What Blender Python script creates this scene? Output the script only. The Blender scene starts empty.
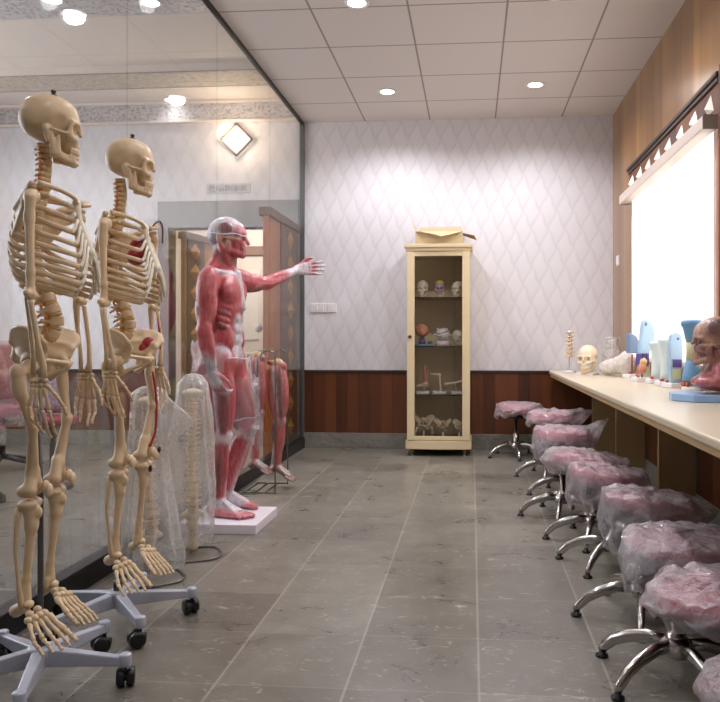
import bpy, bmesh, math, random
import numpy as np
from mathutils import Vector, Matrix, noise

PI = math.pi
SC = bpy.context.scene
COL = SC.collection
random.seed(7)

# ------------------------------------------------------------------ materials
def lin(c):
    out = []
    for v in c[:3]:
        v = v / 255.0
        out.append(v / 12.92 if v <= 0.04045 else ((v + 0.055) / 1.055) ** 2.4)
    return (out[0], out[1], out[2], 1.0)

class NT:
    def __init__(s, name):
        s.m = bpy.data.materials.new(name)
        s.m.use_nodes = True
        s.t = s.m.node_tree
        s.t.nodes.clear()
        s.out = s.n('ShaderNodeOutputMaterial')
    def n(s, kind, **kw):
        x = s.t.nodes.new(kind)
        for k, v in kw.items():
            setattr(x, k, v)
        return x
    def l(s, a, b):
        s.t.links.new(a, b)
    def math(s, op, a, b=None, c=None):
        x = s.n('ShaderNodeMath', operation=op)
        for i, v in enumerate((a, b, c)):
            if v is None:
                continue
            if isinstance(v, (int, float)):
                x.inputs[i].default_value = v
            else:
                s.l(v, x.inputs[i])
        return x.outputs[0]
    def mix(s, fac, a, b):
        x = s.n('ShaderNodeMix', data_type='RGBA')
        for sock, v in ((x.inputs[0], fac), (x.inputs[6], a), (x.inputs[7], b)):
            if isinstance(v, (int, float)):
                sock.default_value = v
            elif isinstance(v, tuple):
                sock.default_value = v
            else:
                s.l(v, sock)
        return x.outputs[2]
    def coord(s):
        return s.n('ShaderNodeTexCoord').outputs['Object']
    def xyz(s, v):
        x = s.n('ShaderNodeSeparateXYZ')
        s.l(v, x.inputs[0])
        return x.outputs
    def noise(s, vec, scale, detail=3, rough=0.5, dist=0.0):
        x = s.n('ShaderNodeTexNoise')
        x.inputs['Scale'].default_value = scale
        x.inputs['Detail'].default_value = detail
        x.inputs['Roughness'].default_value = rough
        x.inputs['Distortion'].default_value = dist
        s.l(vec, x.inputs['Vector'])
        return x.outputs[0]
    def ramp(s, fac, stops):
        x = s.n('ShaderNodeValToRGB')
        e = x.color_ramp.elements
        while len(e) < len(stops):
            e.new(0.5)
        for i, (p, c) in enumerate(stops):
            e[i].position = p
            e[i].color = c
        s.l(fac, x.inputs[0])
        return x.outputs[0]
    def scale_vec(s, v, sc):
        x = s.n('ShaderNodeMapping')
        x.inputs['Scale'].default_value = sc
        s.l(v, x.inputs[0])
        return x.outputs[0]
    def bump(s, h, strength=0.3, dist=0.01):
        x = s.n('ShaderNodeBump')
        x.inputs['Strength'].default_value = strength
        x.inputs['Distance'].default_value = dist
        s.l(h, x.inputs['Height'])
        return x.outputs[0]
    def principled(s, color, rough=0.5, metal=0.0, normal=None, **kw):
        b = s.n('ShaderNodeBsdfPrincipled')
        if isinstance(color, tuple):
            b.inputs['Base Color'].default_value = color
        else:
            s.l(color, b.inputs['Base Color'])
        if isinstance(rough, (int, float)):
            b.inputs['Roughness'].default_value = rough
        else:
            s.l(rough, b.inputs['Roughness'])
        b.inputs['Metallic'].default_value = metal
        if normal is not None:
            s.l(normal, b.inputs['Normal'])
        for k, v in kw.items():
            b.inputs[k].default_value = v
        s.l(b.outputs[0], s.out.inputs[0])
        return b

def shade(c, k):
    return (c[0] * k, c[1] * k, c[2] * k, 1.0)

_mats = {}
def mat(name, rgb, rough=0.5, var=0.12, scale=30.0, metal=0.0, bump=0.0, **kw):
    if name in _mats:
        return _mats[name]
    t = NT(name)
    v = t.coord()
    c = lin(rgb)
    col = t.mix(t.noise(v, scale), shade(c, 1 - var), shade(c, 1 + var))
    nrm = t.bump(t.noise(v, scale * 2.5), bump, 0.004) if bump else None
    t.principled(col, rough, metal, nrm, **kw)
    _mats[name] = t.m
    return t.m

def emit_mat(name, rgb, strength):
    t = NT(name)
    e = t.n('ShaderNodeEmission')
    e.inputs[0].default_value = lin(rgb)
    e.inputs[1].default_value = strength
    t.l(e.outputs[0], t.out.inputs[0])
    return t.m

def attr_mat(name, rough=0.35, fibre=0.0, coat=0.0, var=0.1):
    """base colour read from the anatomical colour of each region of the model, plus fine muscle fibres"""
    t = NT(name)
    a = t.n('ShaderNodeAttribute', attribute_name='tint')
    v = t.coord()
    f = t.noise(t.scale_vec(v, (70, 70, 12)), 1.7, 5, 0.65)
    col = t.mix(t.math('MULTIPLY', f, var * 2), a.outputs[0], (0.86, 0.78, 0.76, 1))
    g = t.noise(t.scale_vec(v, (110, 110, 16)), 1.3, 3, 0.6, 0.5)
    fb = t.ramp(g, [(0.36, (0.50, 0.42, 0.44, 1)), (0.52, (1, 1, 1, 1))])
    mm = t.n('ShaderNodeMix', data_type='RGBA', blend_type='MULTIPLY'); mm.inputs[0].default_value = 0.8
    t.l(col, mm.inputs[6]); t.l(fb, mm.inputs[7]); col = mm.outputs[2]
    b = t.principled(col, rough, 0.0, t.bump(f, fibre, 0.004) if fibre else None)
    b.inputs['Coat Weight'].default_value = coat
    b.inputs['Coat Roughness'].default_value = 0.15
    return t.m

def film_mat(name, opacity, rgb=(235, 232, 238), rough=0.18, gloss=0.35, tint=(255, 255, 255), crease=0.5):
    """thin crumpled polythene: partly clear, partly milky, glossy"""
    t = NT(name)
    v = t.coord()
    cr = t.noise(v, 26, 4, 0.62, 1.2)
    lw = t.n('ShaderNodeLayerWeight'); lw.inputs[0].default_value = 0.5
    thick = t.math('MULTIPLY_ADD', t.math('POWER', lw.outputs['Facing'], 2.0), 0.9, 1.0)   # a film is denser along a slanting path
    fac = t.math('MULTIPLY', t.math('MULTIPLY_ADD', t.math('SUBTRACT', cr, 0.5), 0.9 * opacity, opacity), thick)
    tr = t.n('ShaderNodeBsdfTransparent')
    tr.inputs[0].default_value = lin(tint)
    di = t.n('ShaderNodeBsdfDiffuse')
    di.inputs[0].default_value = lin(rgb)
    tl = t.n('ShaderNodeBsdfTranslucent')
    tl.inputs[0].default_value = lin(rgb)
    gl = t.n('ShaderNodeBsdfGlossy')
    gl.inputs[0].default_value = (0.9, 0.9, 0.92, 1)
    gl.inputs['Roughness'].default_value = rough
    nb = t.bump(cr, crease, 0.02)
    t.l(nb, gl.inputs['Normal'])
    t.l(nb, di.inputs['Normal'])
    m1 = t.n('ShaderNodeMixShader'); m1.inputs[0].default_value = 0.25
    t.l(di.outputs[0], m1.inputs[1]); t.l(tl.outputs[0], m1.inputs[2])
    m2 = t.n('ShaderNodeMixShader')
    t.l(fac, m2.inputs[0]); t.l(tr.outputs[0], m2.inputs[1]); t.l(m1.outputs[0], m2.inputs[2])
    fr = t.n('ShaderNodeFresnel'); fr.inputs[0].default_value = 1.45
    t.l(nb, fr.inputs['Normal'])
    m3 = t.n('ShaderNodeMixShader')
    t.l(t.math('MULTIPLY_ADD', fr.outputs[0], gloss, 0.02), m3.inputs[0])
    t.l(m2.outputs[0], m3.inputs[1]); t.l(gl.outputs[0], m3.inputs[2])
    t.l(m3.outputs[0], t.out.inputs[0])
    return t.m

def glass_mat(name, tint, refl=1.0):
    t = NT(name)
    tr = t.n('ShaderNodeBsdfTransparent'); tr.inputs[0].default_value = lin(tint)
    gl = t.n('ShaderNodeBsdfGlossy'); gl.inputs['Roughness'].default_value = 0.02
    fr = t.n('ShaderNodeFresnel'); fr.inputs[0].default_value = 1.45
    m = t.n('ShaderNodeMixShader')
    t.l(t.math('MULTIPLY', fr.outputs[0], refl), m.inputs[0])
    t.l(tr.outputs[0], m.inputs[1]); t.l(gl.outputs[0], m.inputs[2])
    t.l(m.outputs[0], t.out.inputs[0])
    return t.m

def wallpaper():
    t = NT('lozenge_wallpaper')
    x, y, z = t.xyz(t.coord())
    h = t.math('ADD', x, y)
    u = t.math('DIVIDE', h, 0.150)
    w = t.math('DIVIDE', z, 0.335)
    sway = t.math('MULTIPLY', t.math('SINE', t.math('MULTIPLY', w, 4 * PI)), 0.05)
    u = t.math('ADD', u, sway)
    p, q = t.math('FRACT', t.math('ADD', u, w)), t.math('FRACT', t.math('SUBTRACT', u, w))
    a = t.math('ABSOLUTE', t.math('SUBTRACT', p, 0.5))
    b = t.math('ABSOLUTE', t.math('SUBTRACT', q, 0.5))
    d = t.math('SUBTRACT', 0.5, t.math('MAXIMUM', a, b))
    edge = t.ramp(d, [(0.0, (1, 1, 1, 1)), (0.03, (0.8, 0.8, 0.8, 1)), (0.14, (0, 0, 0, 1))])
    leaf = t.math('MULTIPLY', t.math('ADD', p, t.math('SUBTRACT', 1.0, q)), 0.5)
    base = t.mix(t.noise(t.coord(), 3.0), lin((211, 209, 213)), lin((217, 215, 219)))
    c1 = t.mix(t.math('MULTIPLY', leaf, 0.50), base, lin((232, 229, 233)))
    c2 = t.mix(t.math('MULTIPLY', edge, 0.26), c1, lin((184, 176, 180)))
    t.principled(c2, 0.55, 0.0, t.bump(d, 0.2, 0.01))
    return t.m

def planks(name, dark, light, width, axis, rough=0.35, grain=1.0, dim=None, coat=0.0, joint=0.5):
    t = NT(name)
    v = t.coord()
    o = t.xyz(v)
    s = t.math('DIVIDE', o[axis], width)
    cell = t.math('FLOOR', s)
    wn = t.n('ShaderNodeTexWhiteNoise', noise_dimensions='1D')
    t.l(cell, wn.inputs['W'])
    st = [9.0, 9.0, 9.0]
    st[2] = 0.7
    g = t.noise(t.scale_vec(v, tuple(st)), 2.4 * grain, 5, 0.6, 0.6)
    f = t.math('MULTIPLY_ADD', wn.outputs['Value'], 0.55, t.math('MULTIPLY', g, 0.6))
    col = t.ramp(f, [(0.15, lin(dark)), (0.85, lin(light))])
    fr = t.math('ABSOLUTE', t.math('SUBTRACT', t.math('FRACT', s), 0.5))
    jl = t.ramp(fr, [(0.465, (0, 0, 0, 1)), (0.495, (1, 1, 1, 1))])
    col = t.mix(t.math('MULTIPLY', jl, joint), col, shade(lin(dark), 0.45))
    b = t.principled(col, rough, 0.0, t.bump(t.math('SUBTRACT', t.math('MULTIPLY', g, 0.25), jl), 0.25, 0.006))
    b.inputs['Coat Weight'].default_value = coat
    b.inputs['Coat Roughness'].default_value = 0.2
    return t.m

def tile_floor():
    t = NT('marble_tile_floor')
    v = t.coord()
    x, y, z = t.xyz(v)
    T = 0.385
    sx = t.math('DIVIDE', t.math('ADD', x, 7.68 + 0.0), T)
    sy = t.math('DIVIDE', t.math('ADD', y, 7.7 - 2.5), T)
    dx = t.math('ABSOLUTE', t.math('SUBTRACT', t.math('FRACT', t.math('ADD', sx, 0.5)), 0.5))
    dy = t.math('ABSOLUTE', t.math('SUBTRACT', t.math('FRACT', t.math('ADD', sy, 0.5)), 0.5))
    cv = t.n('ShaderNodeCombineXYZ')
    t.l(t.math('FLOOR', sx), cv.inputs[0]); t.l(t.math('FLOOR', sy), cv.inputs[1])
    wn = t.n('ShaderNodeTexWhiteNoise', noise_dimensions='2D')
    t.l(cv.outputs[0], wn.inputs['Vector'])
    n1 = t.noise(v, 3.5, 6, 0.65, 1.2)
    n2 = t.noise(t.scale_vec(v, (1, 1.8, 1)), 15, 6, 0.72, 1.6)
    base = t.ramp(t.math('MULTIPLY_ADD', wn.outputs['Value'], 0.24, t.math('MULTIPLY', n1, 0.76)),
                  [(0.25, lin((98, 93, 84))), (0.5, lin((119, 114, 104))), (0.75, lin((138, 133, 122)))])
    veins = t.ramp(n2, [(0.0, (1, 1, 1, 1)), (0.40, (0.0, 0.0, 0.0, 1)), (0.57, (0, 0, 0, 1)), (0.68, (1, 1, 1, 1))])
    vcol = t.ramp(n2, [(0.3, lin((84, 77, 68))), (0.7, lin((192, 186, 174)))])
    col = t.mix(t.math('MULTIPLY', veins, 0.75), base, vcol)
    gx = t.ramp(dx, [(0.006, (1, 1, 1, 1)), (0.013, (0, 0, 0, 1))])
    gy = t.ramp(dy, [(0.004, (1, 1, 1, 1)), (0.009, (0, 0, 0, 1))])
    col = t.mix(t.math('MULTIPLY', gx, 0.42), col, lin((186, 180, 168)))
    col = t.mix(t.math('MULTIPLY', gy, 0.25), col, lin((176, 170, 158)))
    rough = t.math('MULTIPLY_ADD', n1, 0.2, 0.2)
    t.principled(col, rough, 0.0, t.bump(t.math('ADD', gx, gy), -0.06, 0.003))
    return t.m

def ceil_tiles():
    t = NT('ceiling_tile')
    v = t.coord()
    x, y, z = t.xyz(v)
    sx = t.math('DIVIDE', t.math('ADD', x, 6.0 + 0.387 - 0.0), 0.6)
    sy = t.math('DIVIDE', t.math('ADD', y, 6.0 - 0.265), 0.6)
    def d(s):
        return t.math('ABSOLUTE', t.math('SUBTRACT', t.math('FRACT', t.math('ADD', s, 0.5)), 0.5))
    m = t.math('MINIMUM', d(sx), d(sy))
    g = t.ramp(m, [(0.006, (1, 1, 1, 1)), (0.014, (0, 0, 0, 1))])
    n = t.noise(t.scale_vec(v, (1, 6, 1)), 60, 3)
    base = t.mix(n, lin((210, 203, 199)), lin((219, 212, 208)))
    col = t.mix(t.math('MULTIPLY', g, 0.75), base, lin((88, 80, 80)))
    t.principled(col, 0.7, 0.0, t.bump(g, -0.3, 0.006))
    return t.m

def relief(name, c1, c2, scale, metal=0.3):
    t = NT(name)
    v = t.coord()
    vo = t.n('ShaderNodeTexVoronoi', feature='SMOOTH_F1')
    vo.inputs['Scale'].default_value = scale
    t.l(t.scale_vec(v, (1, 1, 1.2)), vo.inputs['Vector'])
    n = t.noise(v, scale * 1.1, 4, 0.7, 2.5)
    h = t.math('ADD', vo.outputs[0], n)
    col = t.ramp(h, [(0.45, lin(c1)), (0.95, lin(c2))])
    t.principled(col, 0.38, metal, t.bump(h, 0.8, 0.02))
    return t.m

BONE = mat('bone_plastic', (212, 186, 150), 0.42, 0.10, 22, bump=0.15)
BONE2 = mat('pale_bone_plastic', (224, 208, 180), 0.45, 0.08, 25, bump=0.12)
CART = mat('cartilage_plastic', (225, 216, 196), 0.35, 0.06, 30)
DISC = mat('disc_plastic', (206, 170, 112), 0.4, 0.1, 30)
NERVE = mat('nerve_yellow', (196, 126, 46), 0.4, 0.15, 40)
REDM = mat('red_muscle_paint', (158, 30, 34), 0.4, 0.2, 60)
BLACKP = mat('black_plastic', (20, 20, 23), 0.35, 0.2, 30)
BRASS = mat('dark_metal', (70, 62, 55), 0.35, 0.1, 30, metal=0.8)
STANDP = mat('painted_stand_metal', (176, 180, 194), 0.3, 0.05, 20, metal=0.15)
POLEM = mat('steel_pole', (96, 96, 98), 0.3, 0.08, 20, metal=0.8)
CHROME = mat('satin_chrome', (190, 188, 184), 0.2, 0.04, 20, metal=1.0)
WIRE = mat('wire_steel', (120, 116, 110), 0.3, 0.05, 20, metal=0.85)
PINK = mat('pink_vinyl', (178, 58, 82), 0.45, 0.10, 14)
PINKD = mat('rose_vinyl', (152, 46, 64), 0.4, 0.10, 14)
WHITEP = mat('white_plastic', (226, 222, 224), 0.35, 0.04, 20)
CREAMW = mat('cream_wood', (214, 194, 156), 0.4, 0.06, 9)
COVER = film_mat('milky_polythene_cover', 0.29, (255, 248, 254), rough=0.2, gloss=1.3, crease=0.7)
MILK = film_mat('milky_wrap', 0.62, (248, 242, 238), rough=0.25, gloss=0.8)
BAG = film_mat('clear_polythene_bag', 0.27, (240, 236, 232), gloss=0.6)
WRAP = film_mat('cling_wrap', 0.16, (245, 242, 245), gloss=0.9)
GLASS = glass_mat('partition_glass', (249, 251, 250), 0.34)
CLEARG = glass_mat('cabinet_glass', (250, 249, 246), 0.6)

# ------------------------------------------------------------------ mesh helpers
class MB:
    def __init__(s):
        s.v, s.f, s.mi, s.sm = [], [], [], []
    def add(s, vs, fs, mi=0, smooth=True):
        o = len(s.v)
        s.v += [tuple(p) for p in vs]
        for q in fs:
            s.f.append(tuple(i + o for i in q)); s.mi.append(mi); s.sm.append(smooth)
        return s
    def box(s, c, d, rot=None, mi=0):
        hx, hy, hz = d[0] / 2, d[1] / 2, d[2] / 2
        vs = [Vector((x, y, z)) for x in (-hx, hx) for y in (-hy, hy) for z in (-hz, hz)]
        if rot is not None:
            vs = [rot @ p for p in vs]
        vs = [p + Vector(c) for p in vs]
        return s.add(vs, [(0, 1, 3, 2), (4, 6, 7, 5), (0, 4, 5, 1), (2, 3, 7, 6), (0, 2, 6, 4), (1, 5, 7, 3)], mi, False)
    def span(s, a, b, mi=0):
        c = [(a[i] + b[i]) / 2 for i in range(3)]
        return s.box(c, [abs(b[i] - a[i]) for i in range(3)], None, mi)
    def tube(s, pts, rad, n=8, flat=1.0, up=(0, 0, 1), closed=False, mi=0):
        P = [Vector(p) for p in pts]
        m = len(P)
        R = rad if isinstance(rad, (list, tuple)) else [rad] * m
        vs, u = [], Vector(up)
        for i in range(m):
            if closed:
                t = P[(i + 1) % m] - P[i - 1]
            else:
                t = P[min(i + 1, m - 1)] - P[max(i - 1, 0)]
            t = t.normalized() if t.length > 1e-9 else Vector((0, 0, 1))
            a = u - t * u.dot(t)
            if a.length < 1e-3:
                a = Vector((1, 0, 0)) - t * t.x
                if a.length < 1e-3:
                    a = Vector((0, 1, 0)) - t * t.y
            a.normalize()
            if not isinstance(up, tuple) or True:
                u = a if flat == 1.0 else Vector(up)
            b = t.cross(a)
            for k in range(n):
                g = 2 * PI * k / n
                vs.append(P[i] + (a * math.cos(g) + b * math.sin(g) * flat) * R[i])
        fs = []
        for i in range(m if closed else m - 1):
            j = (i + 1) % m
            for k in range(n):
                l = (k + 1) % n
                fs.append((i * n + k, i * n + l, j * n + l, j * n + k))
        if not closed:
            fs.append(tuple(range(n - 1, -1, -1)))
            fs.append(tuple((m - 1) * n + k for k in range(n)))
        return s.add(vs, fs, mi)
    def lathe(s, prof, n=20, c=(0, 0, 0), rot=None, mi=0, sx=1.0, sy=1.0):
        vs, fs = [], []
        for r, z in prof:
            for k in range(n):
                g = 2 * PI * k / n
                p = Vector((r * math.cos(g) * sx, r * math.sin(g) * sy, z))
                if rot is not None:
                    p = rot @ p
                vs.append(p + Vector(c))
        m = len(prof)
        for i in range(m - 1):
            for k in range(n):
                l = (k + 1) % n
                fs.append((i * n + k, i * n + l, (i + 1) * n + l, (i + 1) * n + k))
        fs.append(tuple(range(n - 1, -1, -1)))
        fs.append(tuple((m - 1) * n + k for k in range(n)))
        return s.add(vs, fs, mi)
    def ell(s, c, r, rot=None, n=14, m=9, mi=0):
        vs = []
        for i in range(m + 1):
            th = PI * i / m
            for k in range(n):
                g = 2 * PI * k / n
                p = Vector((r[0] * math.sin(th) * math.cos(g), r[1] * math.sin(th) * math.sin(g), r[2] * math.cos(th)))
                if rot is not None:
                    p = rot @ p
                vs.append(p + Vector(c))
        fs = []
        for i in range(m):
            for k in range(n):
                l = (k + 1) % n
                fs.append((i * n + k, (i + 1) * n + k, (i + 1) * n + l, i * n + l))
        return s.add(vs, fs, mi)
    def prism(s, poly, a, b, plane='xy', mi=0, smooth=False):
        """polygon poly extruded from a to b along the axis left out of plane"""
        def P(p, h):
            return {'xy': (p[0], p[1], h), 'xz': (p[0], h, p[1]), 'yz': (h, p[0], p[1])}[plane]
        n = len(poly)
        vs = [P(p, a) for p in poly] + [P(p, b) for p in poly]
        fs = [tuple(range(n - 1, -1, -1)), tuple(range(n, 2 * n))]
        s.add(vs, fs + [(i, (i + 1) % n, n + (i + 1) % n, n + i) for i in range(n)], mi, smooth)
        return s
    def grid(s, fn, nu, nv, mi=0, closed_u=False):
        vs = [fn(i / (nu if closed_u else nu - 1), j / (nv - 1)) for j in range(nv) for i in range(nu)]
        fs = []
        for j in range(nv - 1):
            for i in range(nu if closed_u else nu - 1):
                k = (i + 1) % nu
                fs.append((j * nu + i, j * nu + k, (j + 1) * nu + k, (j + 1) * nu + i))
        return s.add(vs, fs, mi)
    def mesh(s, name, mats):
        me = bpy.data.meshes.new(name)
        me.from_pydata(s.v, [], s.f)
        me.polygons.foreach_set('material_index', s.mi)
        me.polygons.foreach_set('use_smooth', s.sm)
        for m in (mats if isinstance(mats, (list, tuple)) else [mats]):
            me.materials.append(m)
        me.update()
        bm = bmesh.new(); bm.from_mesh(me)
        bmesh.ops.recalc_face_normals(bm, faces=bm.faces)
        bm.to_mesh(me); bm.free()
        return me
    def build(s, name, mats, parent=None, loc=(0, 0, 0), rotz=0.0, bevel=0.0, solid=0.0, sub=0):
        return obj(name, s.mesh(name, mats), parent, loc, rotz, bevel, solid, sub)

def obj(name, me, parent=None, loc=(0, 0, 0), rotz=0.0, bevel=0.0, solid=0.0, sub=0):
    o = bpy.data.objects.new(name, me)
    COL.objects.link(o)
    o.location = loc
    o.rotation_euler = (0, 0, rotz)
    if parent is not None:
        o.parent = parent
    if solid:
        m = o.modifiers.new('solid', 'SOLIDIFY'); m.thickness = solid; m.offset = 0
    if sub:
        m = o.modifiers.new('sub', 'SUBSURF'); m.levels = sub; m.render_levels = sub
    if bevel:
        m = o.modifiers.new('bevel', 'BEVEL'); m.width = bevel; m.segments = 2
        m.limit_method = 'ANGLE'; m.angle_limit = math.radians(40)
    return o

def tag(o, label, cat=None, group=None):
    o['label'] = label
    if cat: o['category'] = cat
    if group: o['group'] = group
    return o

def thing(name, label, cat, loc=(0, 0, 0), rotz=0.0, group=None):
    o = bpy.data.objects.new(name, None)
    COL.objects.link(o)
    o.empty_display_size = 0.1
    o.location = loc
    o.rotation_euler = (0, 0, rotz)
    return tag(o, label, cat, group)

def struct(o):
    o['kind'] = 'structure'
    return o

def dup(root, loc=None, rotz=None, label=None, group=None):
    def cp(o, parent):
        c = o.copy()
        COL.objects.link(c)
        if parent is not None:
            c.parent = parent
        for ch in [x for x in kids.get(o.name, [])]:
            cp(ch, c)
        return c
    kids = {}
    for x in list(COL.objects):
        if x.parent is not None:
            kids.setdefault(x.parent.name, []).append(x)
    r = cp(root, None)
    if loc is not None: r.location = loc
    if rotz is not None: r.rotation_euler = (0, 0, rotz)
    if label: r['label'] = label
    if group: r['group'] = group
    return r

# ------------------------------------------------------------------ smooth organic shapes
def A(p):
    return np.array(p, dtype=np.float64)

class Body:
    """one continuous surface grown around tapered limbs and muscle bellies"""
    def __init__(s):
        s.ops = []
    def cap(s, a, b, ra, rb=None, col=0, k=0.01, sub=False, paint=True):
        s.ops.append(('c', A(a), A(b), ra, ra if rb is None else rb, col, k, sub, paint)); return s
    def ell(s, c, r, col=0, k=0.01, rot=None, sub=False, paint=True):
        R = np.eye(3) if rot is None else np.array(rot)
        s.ops.append(('e', A(c), A(r), R, None, col, k, sub, paint)); return s
    def mus(s, a, b, w, col=0, k=0.008, ext=1.0, w2=None, side=(0, 1, 0)):
        """a spindle-shaped belly from a to b, half-width w"""
        a, b = A(a), A(b)
        d = b - a; L = np.linalg.norm(d); d = d / L
        u = A(side) - d * np.dot(A(side), d); u = u / (np.linalg.norm(u) + 1e-9)
        R = np.array([d, u, np.cross(d, u)])
        return s.ell((a + b) / 2, (L / 2 * ext, w, w if w2 is None else w2), col, k, R)
    @staticmethod
    def dist(op, P):
        if op[0] == 'c':
            a, b = op[1], op[2]
            ab = b - a
            t = np.clip(((P - a) @ ab) / max(ab @ ab, 1e-12), 0, 1)
            return np.linalg.norm(P - a - t[..., None] * ab, axis=-1) - (op[3] + (op[4] - op[3]) * t)
        q = (P - op[1]) @ op[3].T
        k0 = np.linalg.norm(q / op[2], axis=-1)
        k1 = np.linalg.norm(q / op[2] ** 2, axis=-1)
        return k0 * (k0 - 1.0) / np.maximum(k1, 1e-9)
    @staticmethod
    def bounds(op):
        if op[0] == 'c':
            r = max(op[3], op[4])
            return np.minimum(op[1], op[2]) - r, np.maximum(op[1], op[2]) + r
        ext = np.sqrt(((op[3].T * op[2]) ** 2).sum(axis=1))
        return op[1] - ext, op[1] + ext
    def mesh(s, name, h, mats, palette=None, soft=0.004):
        los, his = zip(*[s.bounds(o) for o in s.ops if not o[7]])
        lo = np.min(los, axis=0) - 3 * h
        hi = np.max(his, axis=0) + 3 * h
        n = np.ceil((hi - lo) / h).astype(int) + 1
        F = np.full(n, 0.06, dtype=np.float32)
        ax = [lo[i] + h * np.arange(n[i]) for i in range(3)]
        for o in s.ops:
            k = o[6]
            bl, bh = s.bounds(o)
            i0 = np.clip(np.floor((bl - k - 2.5 * h - lo) / h).astype(int), 0, n - 1)
            i1 = np.clip(np.ceil((bh + k + 2.5 * h - lo) / h).astype(int) + 1, 1, n)
            if (i1 <= i0).any():
                continue
            sl = tuple(slice(i0[i], i1[i]) for i in range(3))
            G = np.stack(np.meshgrid(ax[0][sl[0]], ax[1][sl[1]], ax[2][sl[2]], indexing='ij'), -1)
            d = s.dist(o, G)
            f = F[sl]
            if o[7]:
                e = np.maximum(k - np.abs(f + d), 0) / k
                F[sl] = np.maximum(f, -d) + e * e * k * 0.25
            else:
                e = np.maximum(k - np.abs(f - d), 0) / k
                F[sl] = np.minimum(f, d) - e * e * k * 0.25
        S = F < 0
        cn = [S[i:n[0] - 1 + i, j:n[1] - 1 + j, k:n[2] - 1 + k] for i in (0, 1) for j in (0, 1) for k in (0, 1)]
        allc = np.logical_and.reduce(cn); anyc = np.logical_or.reduce(cn)
        M = anyc & ~allc
        I = np.argwhere(M)
        idx = np.full(M.shape, -1, dtype=np.int64)
        idx[M] = np.arange(len(I))
        acc = np.zeros((len(I), 3)); cnt = np.zeros(len(I))
        corners = [(i, j, k) for i in (0, 1) for j in (0, 1) for k in (0, 1)]
        for a in corners:
            for axis in range(3):
                if a[axis]:
                    continue
                b = list(a); b[axis] = 1
                fa = F[I[:, 0] + a[0], I[:, 1] + a[1], I[:, 2] + a[2]]
                fb = F[I[:, 0] + b[0], I[:, 1] + b[1], I[:, 2] + b[2]]
                m = (fa < 0) != (fb < 0)
                t = np.where(m, fa / np.where(m, fa - fb, 1), 0)
                p = np.tile(A(a), (len(I), 1)); p[:, axis] += t
                acc[m] += p[m]; cnt[m] += 1
        V = (acc / cnt[:, None] + I) * h + lo
        quads = []
        for axis in range(3):
            o1, o2 = (axis + 1) % 3, (axis + 2) % 3
            sa = [slice(None)] * 3; sb = [slice(None)] * 3
            sa[axis] = slice(0, -1); sb[axis] = slice(1, None)
            X = np.argwhere(S[tuple(sa)] != S[tuple(sb)])
            X = X[(X[:, o1] > 0) & (X[:, o2] > 0) & (X[:, o1] < n[o1] - 1) & (X[:, o2] < n[o2] - 1)]
            ins = S[X[:, 0], X[:, 1], X[:, 2]]
            c = []
            for da, db in ((1, 1), (0, 1), (0, 0), (1, 0)):
                Y = X.copy(); Y[:, o1] -= da; Y[:, o2] -= db
                c.append(idx[Y[:, 0], Y[:, 1], Y[:, 2]])
            Q = np.stack(c, 1)
            Q[~ins] = Q[~ins][:, ::-1]
            quads.append(Q)
        Q = np.concatenate(quads)
        Q = Q[(Q >= 0).all(axis=1)]
        me = bpy.data.meshes.new(name)
        me.vertices.add(len(V)); me.vertices.foreach_set('co', V.ravel())
        me.loops.add(Q.size); me.loops.foreach_set('vertex_index', Q.ravel().astype(np.int32))
        me.polygons.add(len(Q))
        me.polygons.foreach_set('loop_start', (np.arange(len(Q)) * 4).astype(np.int32))
        me.polygons.foreach_set('use_smooth', np.ones(len(Q), dtype=bool))
        me.update(calc_edges=True)
        me.validate()
        for m in (mats if isinstance(mats, (list, tuple)) else [mats]):
            me.materials.append(m)
        if palette is not None:
            W = np.zeros((len(V), 1)); C = np.zeros((len(V), 3))
            best = np.full(len(V), 1e9)
            D = []
            for o in s.ops:
                if not o[8] or o[5] < 0:
                    continue
                d = np.abs(s.dist(o, V)); D.append((d, o[5]))
                best = np.minimum(best, d)
            pal = np.array([lin(c)[:3] for c in palette])
            for d, ci in D:
                w = np.exp(-np.clip((d - best) / soft, 0, 40))[:, None]
                W += w; C += w * pal[ci]
            C = C / W
            at = me.attributes.new('tint', 'FLOAT_COLOR', 'POINT')
            at.data.foreach_set('color', np.concatenate([C, np.ones((len(V), 1))], 1).ravel())
        return me

def bez(p0, p1, p2, p3, n):
    out = []
    for i in range(n):
        t = i / (n - 1)
        a = [(1 - t) ** 3, 3 * t * (1 - t) ** 2, 3 * t * t * (1 - t), t ** 3]
        out.append(tuple(sum(a[j] * q[k] for j, q in enumerate((p0, p1, p2, p3))) for k in range(3)))
    return out

def spline(pts, per=6):
    P = [Vector(p) for p in pts]
    out = []
    for i in range(len(P) - 1):
        a, b, c, d = P[max(i - 1, 0)], P[i], P[i + 1], P[min(i + 2, len(P) - 1)]
        for k in range(per):
            t = k / per
            out.append(0.5 * ((2 * b) + (c - a) * t + (2 * a - 5 * b + 4 * c - d) * t * t + (3 * b - a - 3 * c + d) * t ** 3))
    out.append(P[-1])
    return out
# ------------------------------------------------------------------ camera and the room
cam = bpy.data.cameras.new('camera')
cam.lens = 37.0
cam.sensor_width = 36.0
cam.sensor_fit = 'HORIZONTAL'
cam.shift_x = -0.0747
cam.shift_y = -0.0167
cam.clip_start = 0.05
cam_o = bpy.data.objects.new('camera', cam)
COL.objects.link(cam_o)
cam_o.location = (0, 0, 1.01)
cam_o.rotation_euler = (PI / 2, 0, math.radians(4.5))
SC.camera = cam_o

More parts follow.
